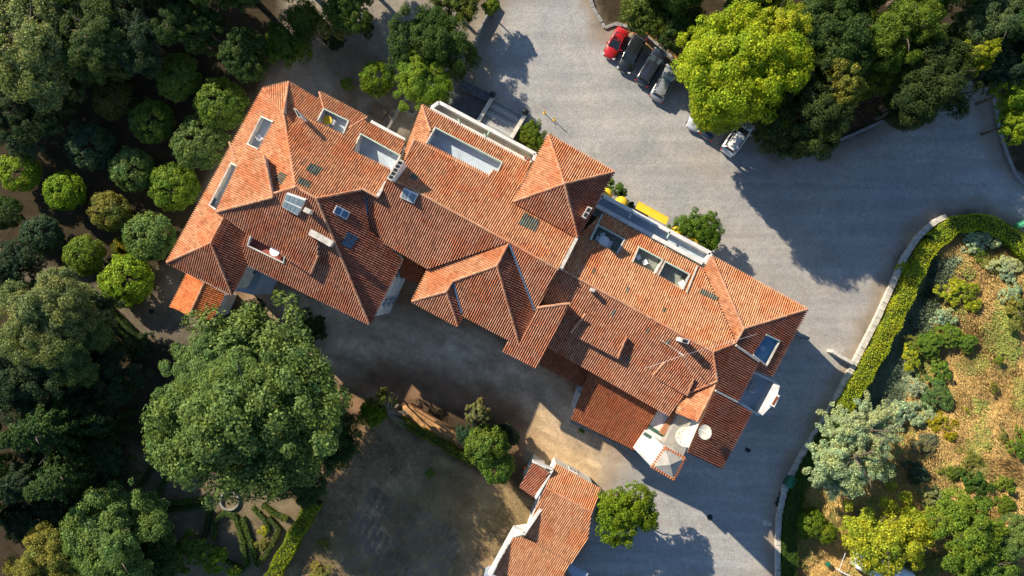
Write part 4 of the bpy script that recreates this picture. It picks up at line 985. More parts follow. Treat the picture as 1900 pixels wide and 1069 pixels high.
for (x, y, r, lb, c, h) in [(678, 56, 19, 'round dark bush with a hollow centre on the sandy forecourt', (.06, .10, .02), 1.4), (617, 72, 24, 'low very dark bush on the forecourt', DEEP, 1.2), (645, 153, 16, 'small green bush left of the bright round tree', GRN, 1.3),
      (575, 610, 34, 'dark bush in the shaded courtyard beside the great oak', DK, 1.8), (340, 520, 9, 'small bush at the corner of the orange shed', MD, 1.0), (1172, 382, 9, 'flower bush left of the long awning', DK, 1.0), (1196, 402, 8, 'flower bush under the long awning', (.12, .10, .06), 1.0),
      (1246, 425, 10, 'green bush right of the long awning', GRN, 1.0), (1080, 800, 8, 'weed along the garden wall of the rusty roof', GRN, .6), (520, 645, 26, 'dark green shrub under the edge of the oak', DK, 1.6), (250, 640, 30, 'dark shrub at the corner of the lower path', DEEP, 1.8),
      (300, 1000, 24, 'shaded shrub in the parterre', DK, 1.0), (485, 1010, 14, 'small shrub in the triangular bed', OL, .8), (488, 985, 12, 'yellowish tuft shrub in the triangular bed', YG, .7), (800, 880, 12, 'bright green tuft on the dark lawn', GRN, .4),
      (590, 1060, 24, 'yellowish bush at the bottom of the lawn', OL, 1.0), (600, 1010, 12, 'small pale bush on the lawn edge', OL, .6)]:
    tree(x, y, r, h, 'bush', c, lb, 'bush', None, 'shrub', flat=.6)
# bare dry branches over the bank
t = thing('dead_tree', 'bare grey branched dead tree leaning over the bank', 'tree', G(738, 752))
b = MB(); g = random.Random(4)
for k in range(46):
    a = g.uniform(-.9, 2.0); L = g.uniform(1.2, 3.0); p = Vector((0, 0, 6.0)); d = Vector((math.cos(a), math.sin(a), g.uniform(.1, .7)))
    pts = [p]; 
    for j in range(4): d = (d + Vector((g.uniform(-.3, .3), g.uniform(-.3, .3), g.uniform(-.15, .25)))).normalized(); p = p + d * L / 4; pts.append(p)
    b.tube(pts, [.045, .035, .026, .018, .008], 4, False)
b.tube([(0, 0, -.3), (.1, 0, 3), (0, 0, 6.1)], [.2, .16, .09], 7); b.build('branches', TWIG, t, False, False)

# ------------------------------------------------------------ hedges, kerbs, walls
def path_frames(pts, sp=.35):
    out = []
    for i in range(len(pts) - 1):
        a, b = pts[i], pts[i + 1]; L = (b - a).length; n = max(1, int(L / sp))
        for j in range(n): out.append(a.lerp(b, j / n))
    out.append(pts[-1]); fr = []
    for i, p in enumerate(out):
        d = out[min(i + 3, len(out) - 1)] - out[max(i - 3, 0)]; d.z = 0; d.normalize(); fr.append((p, Vector((-d.y, d.x, 0))))
    return fr
def hedge(pts, w, h, colr, label, cat='hedge', group=None, leaf=.07, dens=150, seed=5, name='hedge'):
    P3 = [G(*p) for p in pts]; fr = path_frames(P3); t = thing(name, label, cat, fr[len(fr) // 2][0], 0, group)
    g = np.random.default_rng(seed); pos = []; nr = []
    b = MB(); prof = [(-.44, -.2), (-.44, .72), (-.3, .86), (.3, .86), (.44, .72), (.44, -.2)]
    for p, s in fr:
        for u, v in prof: b.v.append(tuple(Vector((p.x, p.y, gz(p.x, p.y))) + s * (u * w) + Vector((0, 0, v * h))))
    for i in range(len(fr) - 1):
        for k in range(5): b.f.append((i * 6 + k, i * 6 + k + 1, i * 6 + 7 + k, i * 6 + 6 + k))
    b.f += [(5, 4, 3, 2, 1, 0), tuple((len(fr) - 1) * 6 + k for k in range(6))]
    b.build('core', simple('hedge_interior', (.02, .04, .01), .9), t)
    L = sum((fr[i + 1][0] - fr[i][0]).length for i in range(len(fr) - 1)); n = int(dens * L * (w + 2 * h))
    ii = g.integers(0, len(fr) - 1, n); f = g.uniform(0, 1, n); per = g.uniform(-h, w + h, n)
    for i, q, k in zip(ii, f, per):
        p = fr[i][0].lerp(fr[i + 1][0], q); s = fr[i][1]; z0 = gz(p.x, p.y); wob = 1 + .12 * math.sin(i * .7 + k) 
        if k < 0: u, v, nn = -w / 2, h + k, -s
        elif k > w: u, v, nn = w / 2, h - (k - w), s
        else: u, v, nn = k - w / 2, h * wob, Vector((0, 0, 1))
        e = g.uniform(-.12, .10)
        pos.append((p.x + s.x * u * wob + nn.x * e, p.y + s.y * u * wob + nn.y * e, z0 + v + nn.z * e)); nr.append(tuple(nn))
    off = np.array(t.location); v = leaves(np.array(pos) - off, np.array(nr), leaf, seed + 2)
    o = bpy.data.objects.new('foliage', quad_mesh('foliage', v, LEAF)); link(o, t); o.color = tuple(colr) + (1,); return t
HP = [(1458, 1100), (1460, 1020), (1463, 950), (1480, 890), (1520, 815), (1555, 755), (1590, 700), (1625, 640), (1660, 570), (1690, 500), (1720, 450), (1760, 420), (1800, 412), (1840, 424), (1880, 455), (1930, 500)]
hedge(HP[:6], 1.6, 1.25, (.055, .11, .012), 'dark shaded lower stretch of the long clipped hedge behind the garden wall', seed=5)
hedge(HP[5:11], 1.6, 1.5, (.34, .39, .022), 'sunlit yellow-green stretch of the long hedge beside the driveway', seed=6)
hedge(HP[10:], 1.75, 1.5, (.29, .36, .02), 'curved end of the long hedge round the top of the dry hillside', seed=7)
def gwall(pts, w, h, m, label, name='garden_wall', cat='wall', blocks=True, group=None):
    P3 = [G(*p) for p in pts]; t = thing(name, label, cat, P3[len(P3) // 2], 0, group); fr = path_frames(P3, .3)
    b = MB()
    for p, s in fr:
        z = gz(p.x, p.y)
        for u, v in ((-.5, -.3), (-.5, h), (.5, h), (.5, -.3)): b.v.append((p.x + s.x * u * w, p.y + s.y * u * w, z + v))
    for i in range(len(fr) - 1):
        for k in range(3): b.f.append((i * 4 + k, i * 4 + k + 1, i * 4 + 5 + k, i * 4 + 4 + k))
    b.f += [(3, 2, 1, 0), tuple((len(fr) - 1) * 4 + k for k in range(4))]
    b.build('footing', m, t)
    if blocks:
        me = None; k = 0
        for i in range(0, len(fr) - 3, 3):
            if k >= 295: break
            k += 1; p, s = fr[i]; q, s2 = fr[i + 3]; z = (gz(p.x, p.y) + gz(q.x, q.y)) / 2; L = (q - p).length
            if me is None:
                o = bevel(MB().box((0, 0, 0), .86, w * 1.12, .09).build('coping_stone', m, t, False, False), .015, 1); me = o.data
            else: o = link(bpy.data.objects.new('coping_stone', me), t)
            c = (p + q) / 2; o.location = Vector((c.x, c.y, z + h - .02 + rnd.uniform(-.012, .012))) - t.location; o.rotation_euler = (rnd.uniform(-.02, .02), 0, math.atan2(q.y - p.y, q.x - p.x) + rnd.uniform(-.02, .02)); o.scale = (L / .9 * rnd.uniform(.95, 1.0), rnd.uniform(.94, 1.04), 1)
    return t
KP = [(1442, 1100), (1441, 1020), (1443, 960), (1455, 900), (1490, 835), (1532, 770), (1560, 715), (1592, 655), (1625, 590), (1652, 530), (1675, 478), (1700, 440), (1730, 412), (1752, 402)]
gwall(KP, .55, .45, STONEW, 'long pale stone garden wall between the driveway and the hedge')
gwall([(1122, 53), (1145, 44), (1185, 59), (1235, 95), (1270, 137), (1330, 187), (1395, 237), (1440, 281), (1500, 281), (1570, 256), (1640, 224), (1700, 200), (1755, 165)], .3, .16, STONE, 'low granite kerb under the trees behind the parked cars', 'kerb', 'kerb')
gwall([(1850, 140), (1843, 185), (1852, 240), (1868, 290), (1885, 330), (1920, 360)], .3, .2, STONE, 'curved kerb of the corner bed on the right edge', 'kerb', 'kerb')
gwall([(1085, -30), (1100, 15), (1122, 52)], .35, .2, STONE, 'short pale kerb at the top of the driveway', 'kerb', 'kerb')
gwall([(918, 5), (892, 55), (880, 90), (878, 135)], .25, .9, STONE, 'dark retaining wall between forecourt and driveway at the top', 'retaining_wall', 'wall', False)
gwall([(762, 748), (800, 772), (850, 803)], .3, 1.1, simple('rust_stone', (.34, .17, .07), .85), 'short rust coloured wall along the courtyard side of the bank', 'retaining_wall', 'wall', False)
gwall([(1060, 781), (1120, 812), (1178, 840)], .3, .5, STONE, 'low mossy wall along the lower side of the rusty roof', 'garden_wall', 'wall', False)
gwall([(1535, 650), (1555, 662), (1574, 672)], .35, 1.3, STONEW, 'wall stub holding the gate beside the garden wall', 'gate_wall', 'wall', False)
gwall([(1466, 616), (1482, 622), (1492, 627)], .3, 1.5, STONE, 'dark wall stub joining the south-east corner of the manor', 'gate_wall', 'wall', False)
gwall([(768, 168), (750, 190), (735, 215), (718, 245)], .25, .5, STONE, 'curved low garden wall beside the shaded steps', 'garden_wall', 'wall', False)
gwall([(750, 206), (768, 215), (790, 175), (830, 172)], .2, .35, STONE, 'low wall round the slate terrace', 'garden_wall', 'wall', False)
hedge([(738, 772), (780, 797), (830, 825), (880, 855)], .9, 1.3, (.14, .18, .015), 'low overgrown green hedge along the lower side of the bank', seed=9)
# bank of rusty soil between the two
bk = gpoly([(748, 752), (765, 750), (850, 803), (862, 830), (850, 838), (790, 805), (745, 775)]); bz = min(p.z for p in bk)
tag(bevel(MB().prism([(p.x, p.y) for p in bk], bz - .3, bz + .45).build('bank', simple('rusty_soil', (.40, .22, .09), .95, var=.5, scale=1.2)), .3, 3), kind='structure')
# parterre hedges, dark in the shade
PG = 'low box hedges of the parterre'
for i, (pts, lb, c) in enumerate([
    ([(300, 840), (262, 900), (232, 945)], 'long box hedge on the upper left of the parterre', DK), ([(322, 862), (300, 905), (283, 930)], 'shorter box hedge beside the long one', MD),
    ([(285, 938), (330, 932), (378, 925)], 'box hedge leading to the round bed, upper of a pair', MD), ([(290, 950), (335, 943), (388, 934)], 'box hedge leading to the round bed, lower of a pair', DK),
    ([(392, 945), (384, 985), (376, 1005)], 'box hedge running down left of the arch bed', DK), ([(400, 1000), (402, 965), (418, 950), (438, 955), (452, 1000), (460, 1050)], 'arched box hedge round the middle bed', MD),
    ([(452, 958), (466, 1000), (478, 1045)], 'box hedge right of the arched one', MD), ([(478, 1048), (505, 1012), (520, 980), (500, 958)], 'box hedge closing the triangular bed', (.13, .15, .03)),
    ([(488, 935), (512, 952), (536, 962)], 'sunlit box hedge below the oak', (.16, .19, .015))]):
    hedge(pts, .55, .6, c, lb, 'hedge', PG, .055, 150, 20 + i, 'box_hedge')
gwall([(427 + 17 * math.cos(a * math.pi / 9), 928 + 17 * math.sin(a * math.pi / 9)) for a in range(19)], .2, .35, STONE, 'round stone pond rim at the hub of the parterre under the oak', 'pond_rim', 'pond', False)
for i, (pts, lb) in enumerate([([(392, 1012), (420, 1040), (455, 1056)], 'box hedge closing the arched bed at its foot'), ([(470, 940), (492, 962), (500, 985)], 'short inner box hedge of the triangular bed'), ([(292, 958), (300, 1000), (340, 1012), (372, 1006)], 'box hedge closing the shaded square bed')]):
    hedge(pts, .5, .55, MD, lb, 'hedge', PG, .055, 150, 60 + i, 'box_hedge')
hedge([(590, 925), (560, 975), (530, 1030), (505, 1075)], 1.6, 1.6, (.24, .29, .015), 'tall bright clipped hedge between parterre and lawn', seed=40)
hedge([(245, 462), (222, 447), (217, 462), (222, 476), (240, 480)], .7, .8, (.26, .24, .012), 'small curved yellow hedge round a globe tree', seed=41)
hedge([(200, 570), (240, 610), (275, 640)], 1.0, 1.2, DK, 'dark hedge along the lower side of the garden path', seed=42)
# ------------------------------------------------------------ grass and weeds
def tufts(name, poly, n, hgt, col_fn, mats, seed, w=.02, blades=6, spread=.12, lean=.7):
    g = np.random.default_rng(seed); x0 = min(p[0] for p in poly); x1 = max(p[0] for p in poly); y0 = min(p[1] for p in poly); y1 = max(p[1] for p in poly)
    x = g.uniform(x0, x1, n * 3); y = g.uniform(y0, y1, n * 3); ok = sdist(x, y, poly) < -.2; ok &= col_fn(x, y) > g.uniform(0, 1, len(x)); x = x[ok][:n]; y = y[ok][:n]; n = len(x)
    z = gz_np(x, y) + relief(x, y); flow = fbm(x, y, .15, seed) * 9
    B = blades; X = np.repeat(x, B) + g.normal(0, spread, n * B); Y = np.repeat(y, B) + g.normal(0, spread, n * B); Z = np.repeat(z, B)
    a = np.repeat(flow, B) + g.normal(0, .9, n * B); L = hgt * g.uniform(.5, 1.4, n * B); dx = np.cos(a) * L * lean; dy = np.sin(a) * L * lean
    px_, py_ = -np.sin(a) * w, np.cos(a) * w
    v = np.stack([np.stack([X - px_, Y - py_, Z], 1), np.stack([X + px_, Y + py_, Z], 1), np.stack([X + dx + px_ * .4, Y + dy + py_ * .4, Z + L * .7], 1), np.stack([X + dx * 1.1 - px_ * .4, Y + dy * 1.1 - py_ * .4, Z + L * .68], 1)], 1).reshape(-1, 3)
    o = bpy.data.objects.new(name, quad_mesh(name, v, mats)); link(o); return o
def straw(name, a, b_):
    m, t, b = new_mat(name); ge = t.nodes.new('ShaderNodeNewGeometry')
    c = ramp(t, ge.outputs['Random Per Island'], [(0, a), (1, b_)]); c = mixc(t, c, ramp(t, noise(t, .3, 4), [(.3, .65), (.7, 1.3)]), 1, 'MULTIPLY')
    t.links.new(c, b.inputs['Base Color']); b.inputs['Roughness'].default_value = .8; return m
o = tufts('dry_grass', WP['hill'], 26000, .38, lambda x, y: np.clip((fbm(x, y, .2, 8) - .35) * 4, .05, 1), straw('dry_straw', (.32, .19, .055), (.66, .46, .16)), 3, .022)
tag(o, 'golden dry grass lying over the hillside at the right', 'grass', kind='stuff')
bankp = gpoly([(1700, 480), (1780, 470), (1740, 600), (1680, 740), (1590, 790), (1560, 770), (1620, 670), (1665, 560)])
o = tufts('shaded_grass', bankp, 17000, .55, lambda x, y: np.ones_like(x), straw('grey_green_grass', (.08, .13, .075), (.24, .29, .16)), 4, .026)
tag(o, 'long grey-green grass in the shade behind the hedge', 'grass', kind='stuff')
o = tufts('hillside_weeds', WP['hill'], 13000, .32, lambda x, y: np.clip((fbm(x, y, .35, 55) - .55) * 8, 0, 1), straw('green_weeds', (.12, .17, .03), (.34, .36, .06)), 6, .05, 9, .2, .9)
tag(o, 'low green weeds patching the dry hillside', 'weeds', kind='stuff')
o = tufts('lawn_grass', WP['lawn'], 17000, .11, lambda x, y: np.clip((fbm(x, y, .3, 18) - .3) * 3, .05, 1), straw('tired_lawn', (.16, .13, .05), (.44, .30, .15)), 5, .018)
tag(o, 'patchy tired grass of the shaded lawn', 'grass', kind='stuff')
# stubble rows on the lawn
rowp = gpoly([(650, 960), (690, 900), (860, 985), (830, 1100), (600, 1100)])
o = tufts('mown_rows', rowp, 9000, .10, lambda x, y: (np.sin((x * A2.x + y * A2.y) * 2 * np.pi / .85) + (fbm(x, y, 1.2, 3) - .5) * 6 > .3).astype(float), straw('stubble', (.22, .18, .13), (.42, .34, .25)), 8, .022)
tag(o, 'mown stubble lying in rows across the lawn', 'grass', kind='stuff')
fall = gpoly([(400, 20), (935, -20), (885, 75), (800, 160), (600, 190), (430, 300), (330, 440)])
o = tufts('fallen_leaves', fall, 3500, .05, lambda x, y: np.clip((fbm(x, y, .4, 61) - .45) * 5, 0, 1), straw('leaf_litter', (.10, .06, .03), (.30, .19, .09)), 9, .035, 3, .3)
tag(o, 'scattered leaf litter over the sandy forecourt', 'leaf litter', kind='stuff')
under = gpoly([(1130, 60), (1262, 60), (1500, 120), (1800, 60), (1790, 130), (1700, 200), (1500, 275), (1420, 290), (1262, 200)])
o = tufts('woodland_litter', under, 5000, .06, lambda x, y: np.ones_like(x), straw('brown_litter', (.09, .04, .02), (.36, .18, .05)), 10, .04, 4, .3)
tag(o, 'orange-brown leaf litter under the kerbside trees', 'leaf litter', kind='stuff')

# ------------------------------------------------------------ cars
def paint(name, c, rough=.25, metal=.0):
    m, t, b = new_mat(name); f = ramp(t, noise(t, 1.3, 3), [(.3, tuple(x * .9 for x in c)), (.7, tuple(min(1, x * 1.08) for x in c))]); t.links.new(f, b.inputs['Base Color'])
    b.inputs['Roughness'].default_value = rough; b.inputs['Metallic'].default_value = metal; b.inputs['Coat Weight'].default_value = .6; b.inputs['Coat Roughness'].default_value = .06; return m
CARG = glass_mat('car_glass', (.02, .028, .032), .05); HEAD = glass_mat('headlight_glass', (.55, .57, .58), .12); TAIL = glass_mat('tail_light_glass', (.38, .012, .01), .15)
RIM = simple('alloy_rim', (.45, .46, .48), .3, .8); TRIM = simple('black_trim', (.02, .02, .02), .5)
def car(px, py, fx, fy, label, col, L=4.3, W=1.78, Hh=1.48, est=.0, roofm=None, name='parked_car', z=None):
    """px,py centre; fx,fy a pixel in front of it (where the bonnet points)"""
    c = G(px, py) if z is None else z; c = P(px, py, c.z + .8); c.z = gz(c.x, c.y) + .02
    f = G(fx, fy); rz = math.atan2(f.y - c.y, f.x - c.x)
    t = thing(name, label, 'car', c, rz, 'cars parked under the trees')
    m = col
    h = L / 2
    # lower body: stations along x (front positive)
    S = [(-h, .40, .78, .70), (-h + .08, .26, .95, .86), (-h + .5, .2, 1.02, .97), (-h + 1.2, .18, 1.02, 1), (0, .18, .98, 1), (h - 1.35, .18, .96, 1), (h - .75, .2, .88, .97), (h - .25, .26, .76, .88), (h - .05, .34, .66, .74), (h, .42, .58, .62)]
    vs = []; fs = []; n = 11
    for (x, z0, z1, w) in S:
        hw = W / 2 * w
        pr = [(-.90, z0), (-.99, z0 + .1), (-1.0, (z0 + z1) / 2), (-.975, z1 - .12), (-.86, z1 - .01), (0, z1 + .035), (.86, z1 - .01), (.975, z1 - .12), (1.0, (z0 + z1) / 2), (.99, z0 + .1), (.90, z0)]
        vs += [(x, u * hw, zz) for u, zz in pr]
    for i in range(len(S) - 1):
        for k in range(n): fs.append((i * n + k, i * n + (k + 1) % n, (i + 1) * n + (k + 1) % n, (i + 1) * n + k))
    fs += [tuple(range(n)), tuple(reversed([(len(S) - 1) * n + k for k in range(n)]))]
    b = mk('body', vs, fs, m, t, True, False); clean_normals(b)
    # cabin: glass house then painted roof
    xr = -h + .35 + .25 * (1 - est); xf = h - 1.05
    zb = .97; zr = Hh
    base = [(xf, .80), (xf - .25, .86), (0, .90), (xr + .5, .88), (xr, .78)]
    top = [(xf - .85, .60), (xf - .95, .66), (-.1, .70), (xr + .65 - .25 * est, .67), (xr + .42 - .25 * est, .58)]
    V = []; F = []
    for (ring, z) in ((base, zb - .05), (top, zr - .03)):
        V += [(x, w * W / 2, z) for x, w in ring] + [(x, -w * W / 2, z) for x, w in reversed(ring)]
    nn = 10
    for k in range(nn): F.append((k, (k + 1) % nn, nn + (k + 1) % nn, nn + k))
    F.append(tuple(range(nn, 2 * nn)))
    g = mk('windows', V, F, CARG, t, False, False); clean_normals(g)
    ry = [(-1.0, 0), (-.8, .035), (0, .06), (.8, .035), (1.0, 0)]; V = []; F = []
    rx = [(xf - .80, .60), (xf - 1.05, .68), (-.1, .72), (xr + .62 - .25 * est, .69), (xr + .36 - .25 * est, .58)]
    for i, (x, w) in enumerate(rx):
        dz = -.05 if i in (0, 4) else 0
        V += [(x, u * w * W / 2, zr - .04 + zz + dz) for u, zz in ry]
    for i in range(4):
        for k in range(4): F.append((i * 5 + k, i * 5 + k + 1, i * 5 + 6 + k, i * 5 + 5 + k))
    rf = mk('roof_panel', V, F, roofm or m, t, True, False); clean_normals(rf)
    for s in (-1, 1):
        p = MB(); p.bar((xf - .05, s * .80 * W / 2, zb - .05), (xf - .88, s * .61 * W / 2, zr - .05), .07, .05); p.bar((xr + .03, s * .76 * W / 2, zb - .05), (xr + .42 - .25 * est, s * .58 * W / 2, zr - .05), .12, .05)
        p.bar((-.1, s * .895 * W / 2, zb - .05), (-.15, s * .70 * W / 2, zr - .05), .08, .03); p.build('pillars', m, t, False, False)
        r = MB().bar((xf - 1.1, s * .64 * W / 2, zr + .0), (xr + .7, s * .62 * W / 2, zr + .0), .035, .04).build('roof_rail', TRIM, t, False, False)
        mm = bevel(MB().box((xf - .25, s * (W / 2 + .07), .92), .14, .2, .13).build('wing_mirror', m, t, False, False), .03)
        hl = bevel(MB().box((h - .22, s * W * .36, .60), .26, .34, .12, -s * .35).build('headlight', HEAD, t, False, False), .03)
        tl = bevel(MB().box((-h + .10, s * W * .39, .72), .14, .28, .18, s * .25).build('tail_light', TAIL, t, False, False), .03)
        for x in (h - .82, -h + .80):
            w = MB(); w.tube([(x, s * (W / 2 - .20), .32), (x, s * (W / 2 - .20 + .03), .32), (x, s * (W / 2 + .0), .32), (x, s * (W / 2 + .015), .32)], [.29, .32, .32, .29], 20)
            wh = w.build('wheel', RUBBER, t, False, False); MB().tube([(x, s * (W / 2 + .012), .32), (x, s * (W / 2 + .03), .32)], [.20, .18], 14).build('rim', RIM, wh, False, False)
    MB().box((h - .01, 0, .40), .03, .5, .11).build('number_plate', PLW, t, False, False); MB().box((-h + .0, 0, .58), .03, .5, .11).build('number_plate', PLW, t, False, False)
    wp = MB(); wp.bar((xf + .04, .45, zb + .01), (xf - .18, -.1, zb + .16), .025, .02); wp.bar((xf + .04, -.2, zb + .01), (xf - .18, -.7, zb + .16), .025, .02); wp.build('windscreen_wiper', TRIM, t, False, False)
    return t
car(1143, 80, 1128, 108, 'small red hatchback at the left end of the parked row', paint('red_paint', (.42, .012, .012)), L=3.6, W=1.62)
car(1172, 100, 1157, 130, 'black estate car beside the red hatchback', paint('black_paint', (.015, .018, .02)), est=1)
car(1209, 124, 1226, 96, 'dark navy estate parked tail out beside the silver car', paint('navy_paint', (.02, .025, .04)), L=4.5, est=1)
car(1233, 154, 1248, 125, 'silver grey hatchback with the lime tree over its front', paint('silver_paint', (.32, .33, .35), .3, .4), L=4.2, est=1)
car(1300, 208, 1284, 238, 'pale silver car mostly hidden under the lime tree', paint('pale_silver_paint', (.50, .52, .56), .3, .2), L=4.3)
car(1326, 228, 1343, 198, 'dark blue car squeezed between the pale and the white car', paint('dark_blue_paint', (.015, .03, .055)), L=3.9)
car(1369, 255, 1390, 222, 'white sport utility car at the right end of the row', paint('white_paint', (.72, .72, .70)), L=4.4, W=1.82, Hh=1.6, est=1)
# long white vehicle under the yellow-green tree
c = G(1625, 1046); f = G(1685, 1072); t = thing('camper_van', 'long white round-cornered camper van under the yellow-green tree', 'van', c, math.atan2(f.y - c.y, f.x - c.x))
b = MB().box((0, 0, .35), 6.6, 2.2, 2.1).build('body', paint('van_white', (.72, .73, .74)), t, False, False); bevel(b, .45, 4)
bevel(MB().box((1.0, 0, 2.42), .7, .6, .14).build('roof_hatch', PLW, t, False, False), .04); bevel(MB().box((-1.6, 0, 2.42), .5, .5, .12).build('roof_hatch', PLW, t, False, False), .04)
MB().box((3.16, 0, 1.3), .3, 1.5, .6).build('window', CARG, t, False, False); MB().box((0, 1.09, 1.3), 2.2, .06, .6).build('window', CARG, t, False, False)
for x in (-1.8, 2.0):
    for s in (-1, 1): MB().tube([(x, s * .9, .35), (x, s * 1.08, .35)], [.35, .35], 16).build('wheel', RUBBER, t, False, False)
MB().bar((-3.2, -.4, 2.44), (3.0, -.5, 2.44), .03, .03).build('roof_rail', TRIM, t, False, False)

# ------------------------------------------------------------ stone staircase and slate terrace in front of the balcony
def strips(name, label, cat, q, n, z0, z1, m, piece, proud=0.0):
    """q: four pixels, far-left, far-right, near-right, near-left; n treads from far to near"""
    t = thing(name, label, cat, G(*q[0]))
    for i in range(n):
        def L(a, b, s): return (a[0] + (b[0] - a[0]) * s, a[1] + (b[1] - a[1]) * s)
        s0, s1 = i / n, (i + .93) / n
        z = z0 + (z1 - z0) * i / max(1, n - 1)
        c = [P(*L(q[0], q[3], s0), z), P(*L(q[1], q[2], s0), z), P(*L(q[1], q[2], s1), z), P(*L(q[0], q[3], s1), z)]
        mm_ = m if not isinstance(m, list) else m[(i * 7) % len(m)]
        o = MB().prism([(p.x, p.y) for p in c], gz(c[0].x, c[0].y) - .2, z + rnd.uniform(-.006, .006)).build(piece, mm_, t); clean_normals(o)
    return t
STG = simple('worn_grey_granite', (.33, .33, .32), .8, var=.3, scale=5); STG2 = simple('pale_worn_granite', (.44, .43, .41), .8, var=.25, scale=5); STG3 = simple('mossy_granite', (.22, .215, .205), .8, var=.3, scale=5)
t = strips('stone_staircase', 'broad grey granite staircase between two pale side walls below the balcony', 'stairs', [(917, 182), (972, 214), (946, 256), (888, 226)], 13, .16, 2.5, [STG, STG2, STG, STG3], 'step')
for a, b in (((916, 178), (886, 228)), ((975, 212), (948, 258))):
    w = MB(); w.bar(P(*a, .7), P(*b, 3.0), .42, .2); p, q = P(*a, .7), P(*b, 3.0); w.add([(p.x - .1, p.y, -.2), (q.x - .1, q.y, -.2), (q.x, q.y, 3.0), (p.x, p.y, .7)], [(0, 1, 2, 3)]); w.build('side_wall', STONEW, t)
for a in ((914, 176), (975, 208)):
    p = P(*a, 1.1); o = MB().tube([(p.x, p.y, 0), (p.x, p.y, .9), (p.x, p.y, 1.0), (p.x, p.y, 1.25), (p.x, p.y, 1.4)], [.2, .18, .34, .36, .12], 10).build('newel_lamp', DARKM, t)
t = strips('slate_steps', 'dark slate garden steps left of the granite staircase', 'stairs', [(858, 148), (915, 176), (905, 190), (850, 162)], 5, .2, .6, STONED, 'step')
sheet('terrace_bedding', gpoly([(800, 165), (850, 163), (903, 188), (880, 226), (818, 190), (795, 198)]), .014, simple('mortar_bed', (.30, .30, .29), .9), .5, .05)
t = thing('slate_terrace', 'dark slate paved terrace in the shade beside the balcony', 'terrace', G(840, 195))
sq = [(800, 168), (850, 165), (898, 188), (880, 222), (818, 188), (795, 196)]
me = None; g = random.Random(3)
nrow = 14
for i in range(nrow):
    for j in range(16):
        s = (i + .5) / nrow; u = (j + .5 + .5 * (i % 2)) / 16
        a = (796 + 52 * s, 196 - 34 * s); b_ = (876 + 30 * s, 226 - 38 * s); x = a[0] + (b_[0] - a[0]) * u; y = a[1] + (b_[1] - a[1]) * u
        p = G(x, y, .02)
        if me is None: o = bevel(MB().box((0, 0, 0), .30, .135, .06).build('slate_slab', STONED, t, False, False), .01, 1); me = o.data
        else: o = link(bpy.data.objects.new('slate_slab', me), t)
        o.location = p - t.location + Vector((0, 0, g.uniform(-.012, .012))); o.rotation_euler = (0, 0, math.radians(-28) + g.uniform(-.03, .03))
t = strips('wooden_steps', 'short flight of dark log steps by the forecourt', 'stairs', [(694, 186), (722, 200), (708, 222), (684, 208)], 9, .1, .5, WOODM, 'log_step')
t = thing('garden_bench', 'weathered wooden bench in the dark beside the log steps', 'bench', G(695, 214), math.radians(-28))
for i in range(4): MB().box((0, -.2 + i * .12, .42), 1.5, .10, .04).build('seat_slat', WOODM, t, False, False)
for i in range(2): MB().box((0, -.28, .6 + i * .14), 1.5, .03, .10).build('back_slat', WOODM, t, False, False)
for x in (-.65, .65):
    for y in (-.22, .2): MB().box((x, y, 0), .07, .07, .42).build('leg', WOODM, t, False, False)
# driveway furniture
for (x, y, lb) in ((1010, 210, 'yellow-topped pole nearest the staircase'), (1028, 223, 'yellow-topped pole further right on the cobbles')):
    t = thing('bollard', lb, 'bollard', G(x, y), 0, 'yellow poles on the driveway')
    MB().tube([(0, 0, 0), (0, 0, 1.1)], [.04, .04], 8).build('post', DARKM, t, False, False); bevel(MB().box((0, 0, 1.0), .30, .05, .16, -.5).build('head', YEL, t, False, False), .01); MB().tube([(0, 0, 0), (0, 0, .05)], [.16, .14], 12).build('base', YEL, t, False, False)
for (x, y, lb) in ((1388, 834, 'round dark manhole cover in the shaded driveway'), (1317, 960, 'round dark manhole cover near the sunlit strip'), (282, 578, 'round manhole cover on the garden path')):
    t = thing('manhole_cover', lb, 'manhole', G(x, y, .02)); MB().tube([(0, 0, 0), (0, 0, .025)], [.36, .35], 24).build('rim', simple('cast_iron_rim', (.07, .07, .07), .6), t, False, False); MB().tube([(0, 0, .005), (0, 0, .032)], [.29, .29], 24).build('lid', DARKM, t, False, False)
t = thing('drain_cover', 'rectangular pale double concrete drain cover in the driveway', 'drain cover', G(1423, 971, .015), .03)
for s in (-1, 1): bevel(MB().box((s * .27, 0, 0), .5, .62, .03).build('slab', STONEW, t, False, False), .01, 1)
t = thing('wheelie_bin', 'large dark green rubbish bin against the garden wall', 'bin', G(1462, 890), math.radians(62))
bevel(MB().box((0, 0, .1), 1.3, .85, .95).build('body', GREENM, t, False, False), .05); bevel(MB().box((0, 0, 1.06), 1.38, .95, .14).build('lid', simple('green_lid', (.03, .17, .09), .4), t, False, False), .05)
for x in (-.5, .5): MB().tube([(x, .36, .1), (x, .44, .1)], [.1, .1], 10).build('wheel', RUBBER, t, False, False)
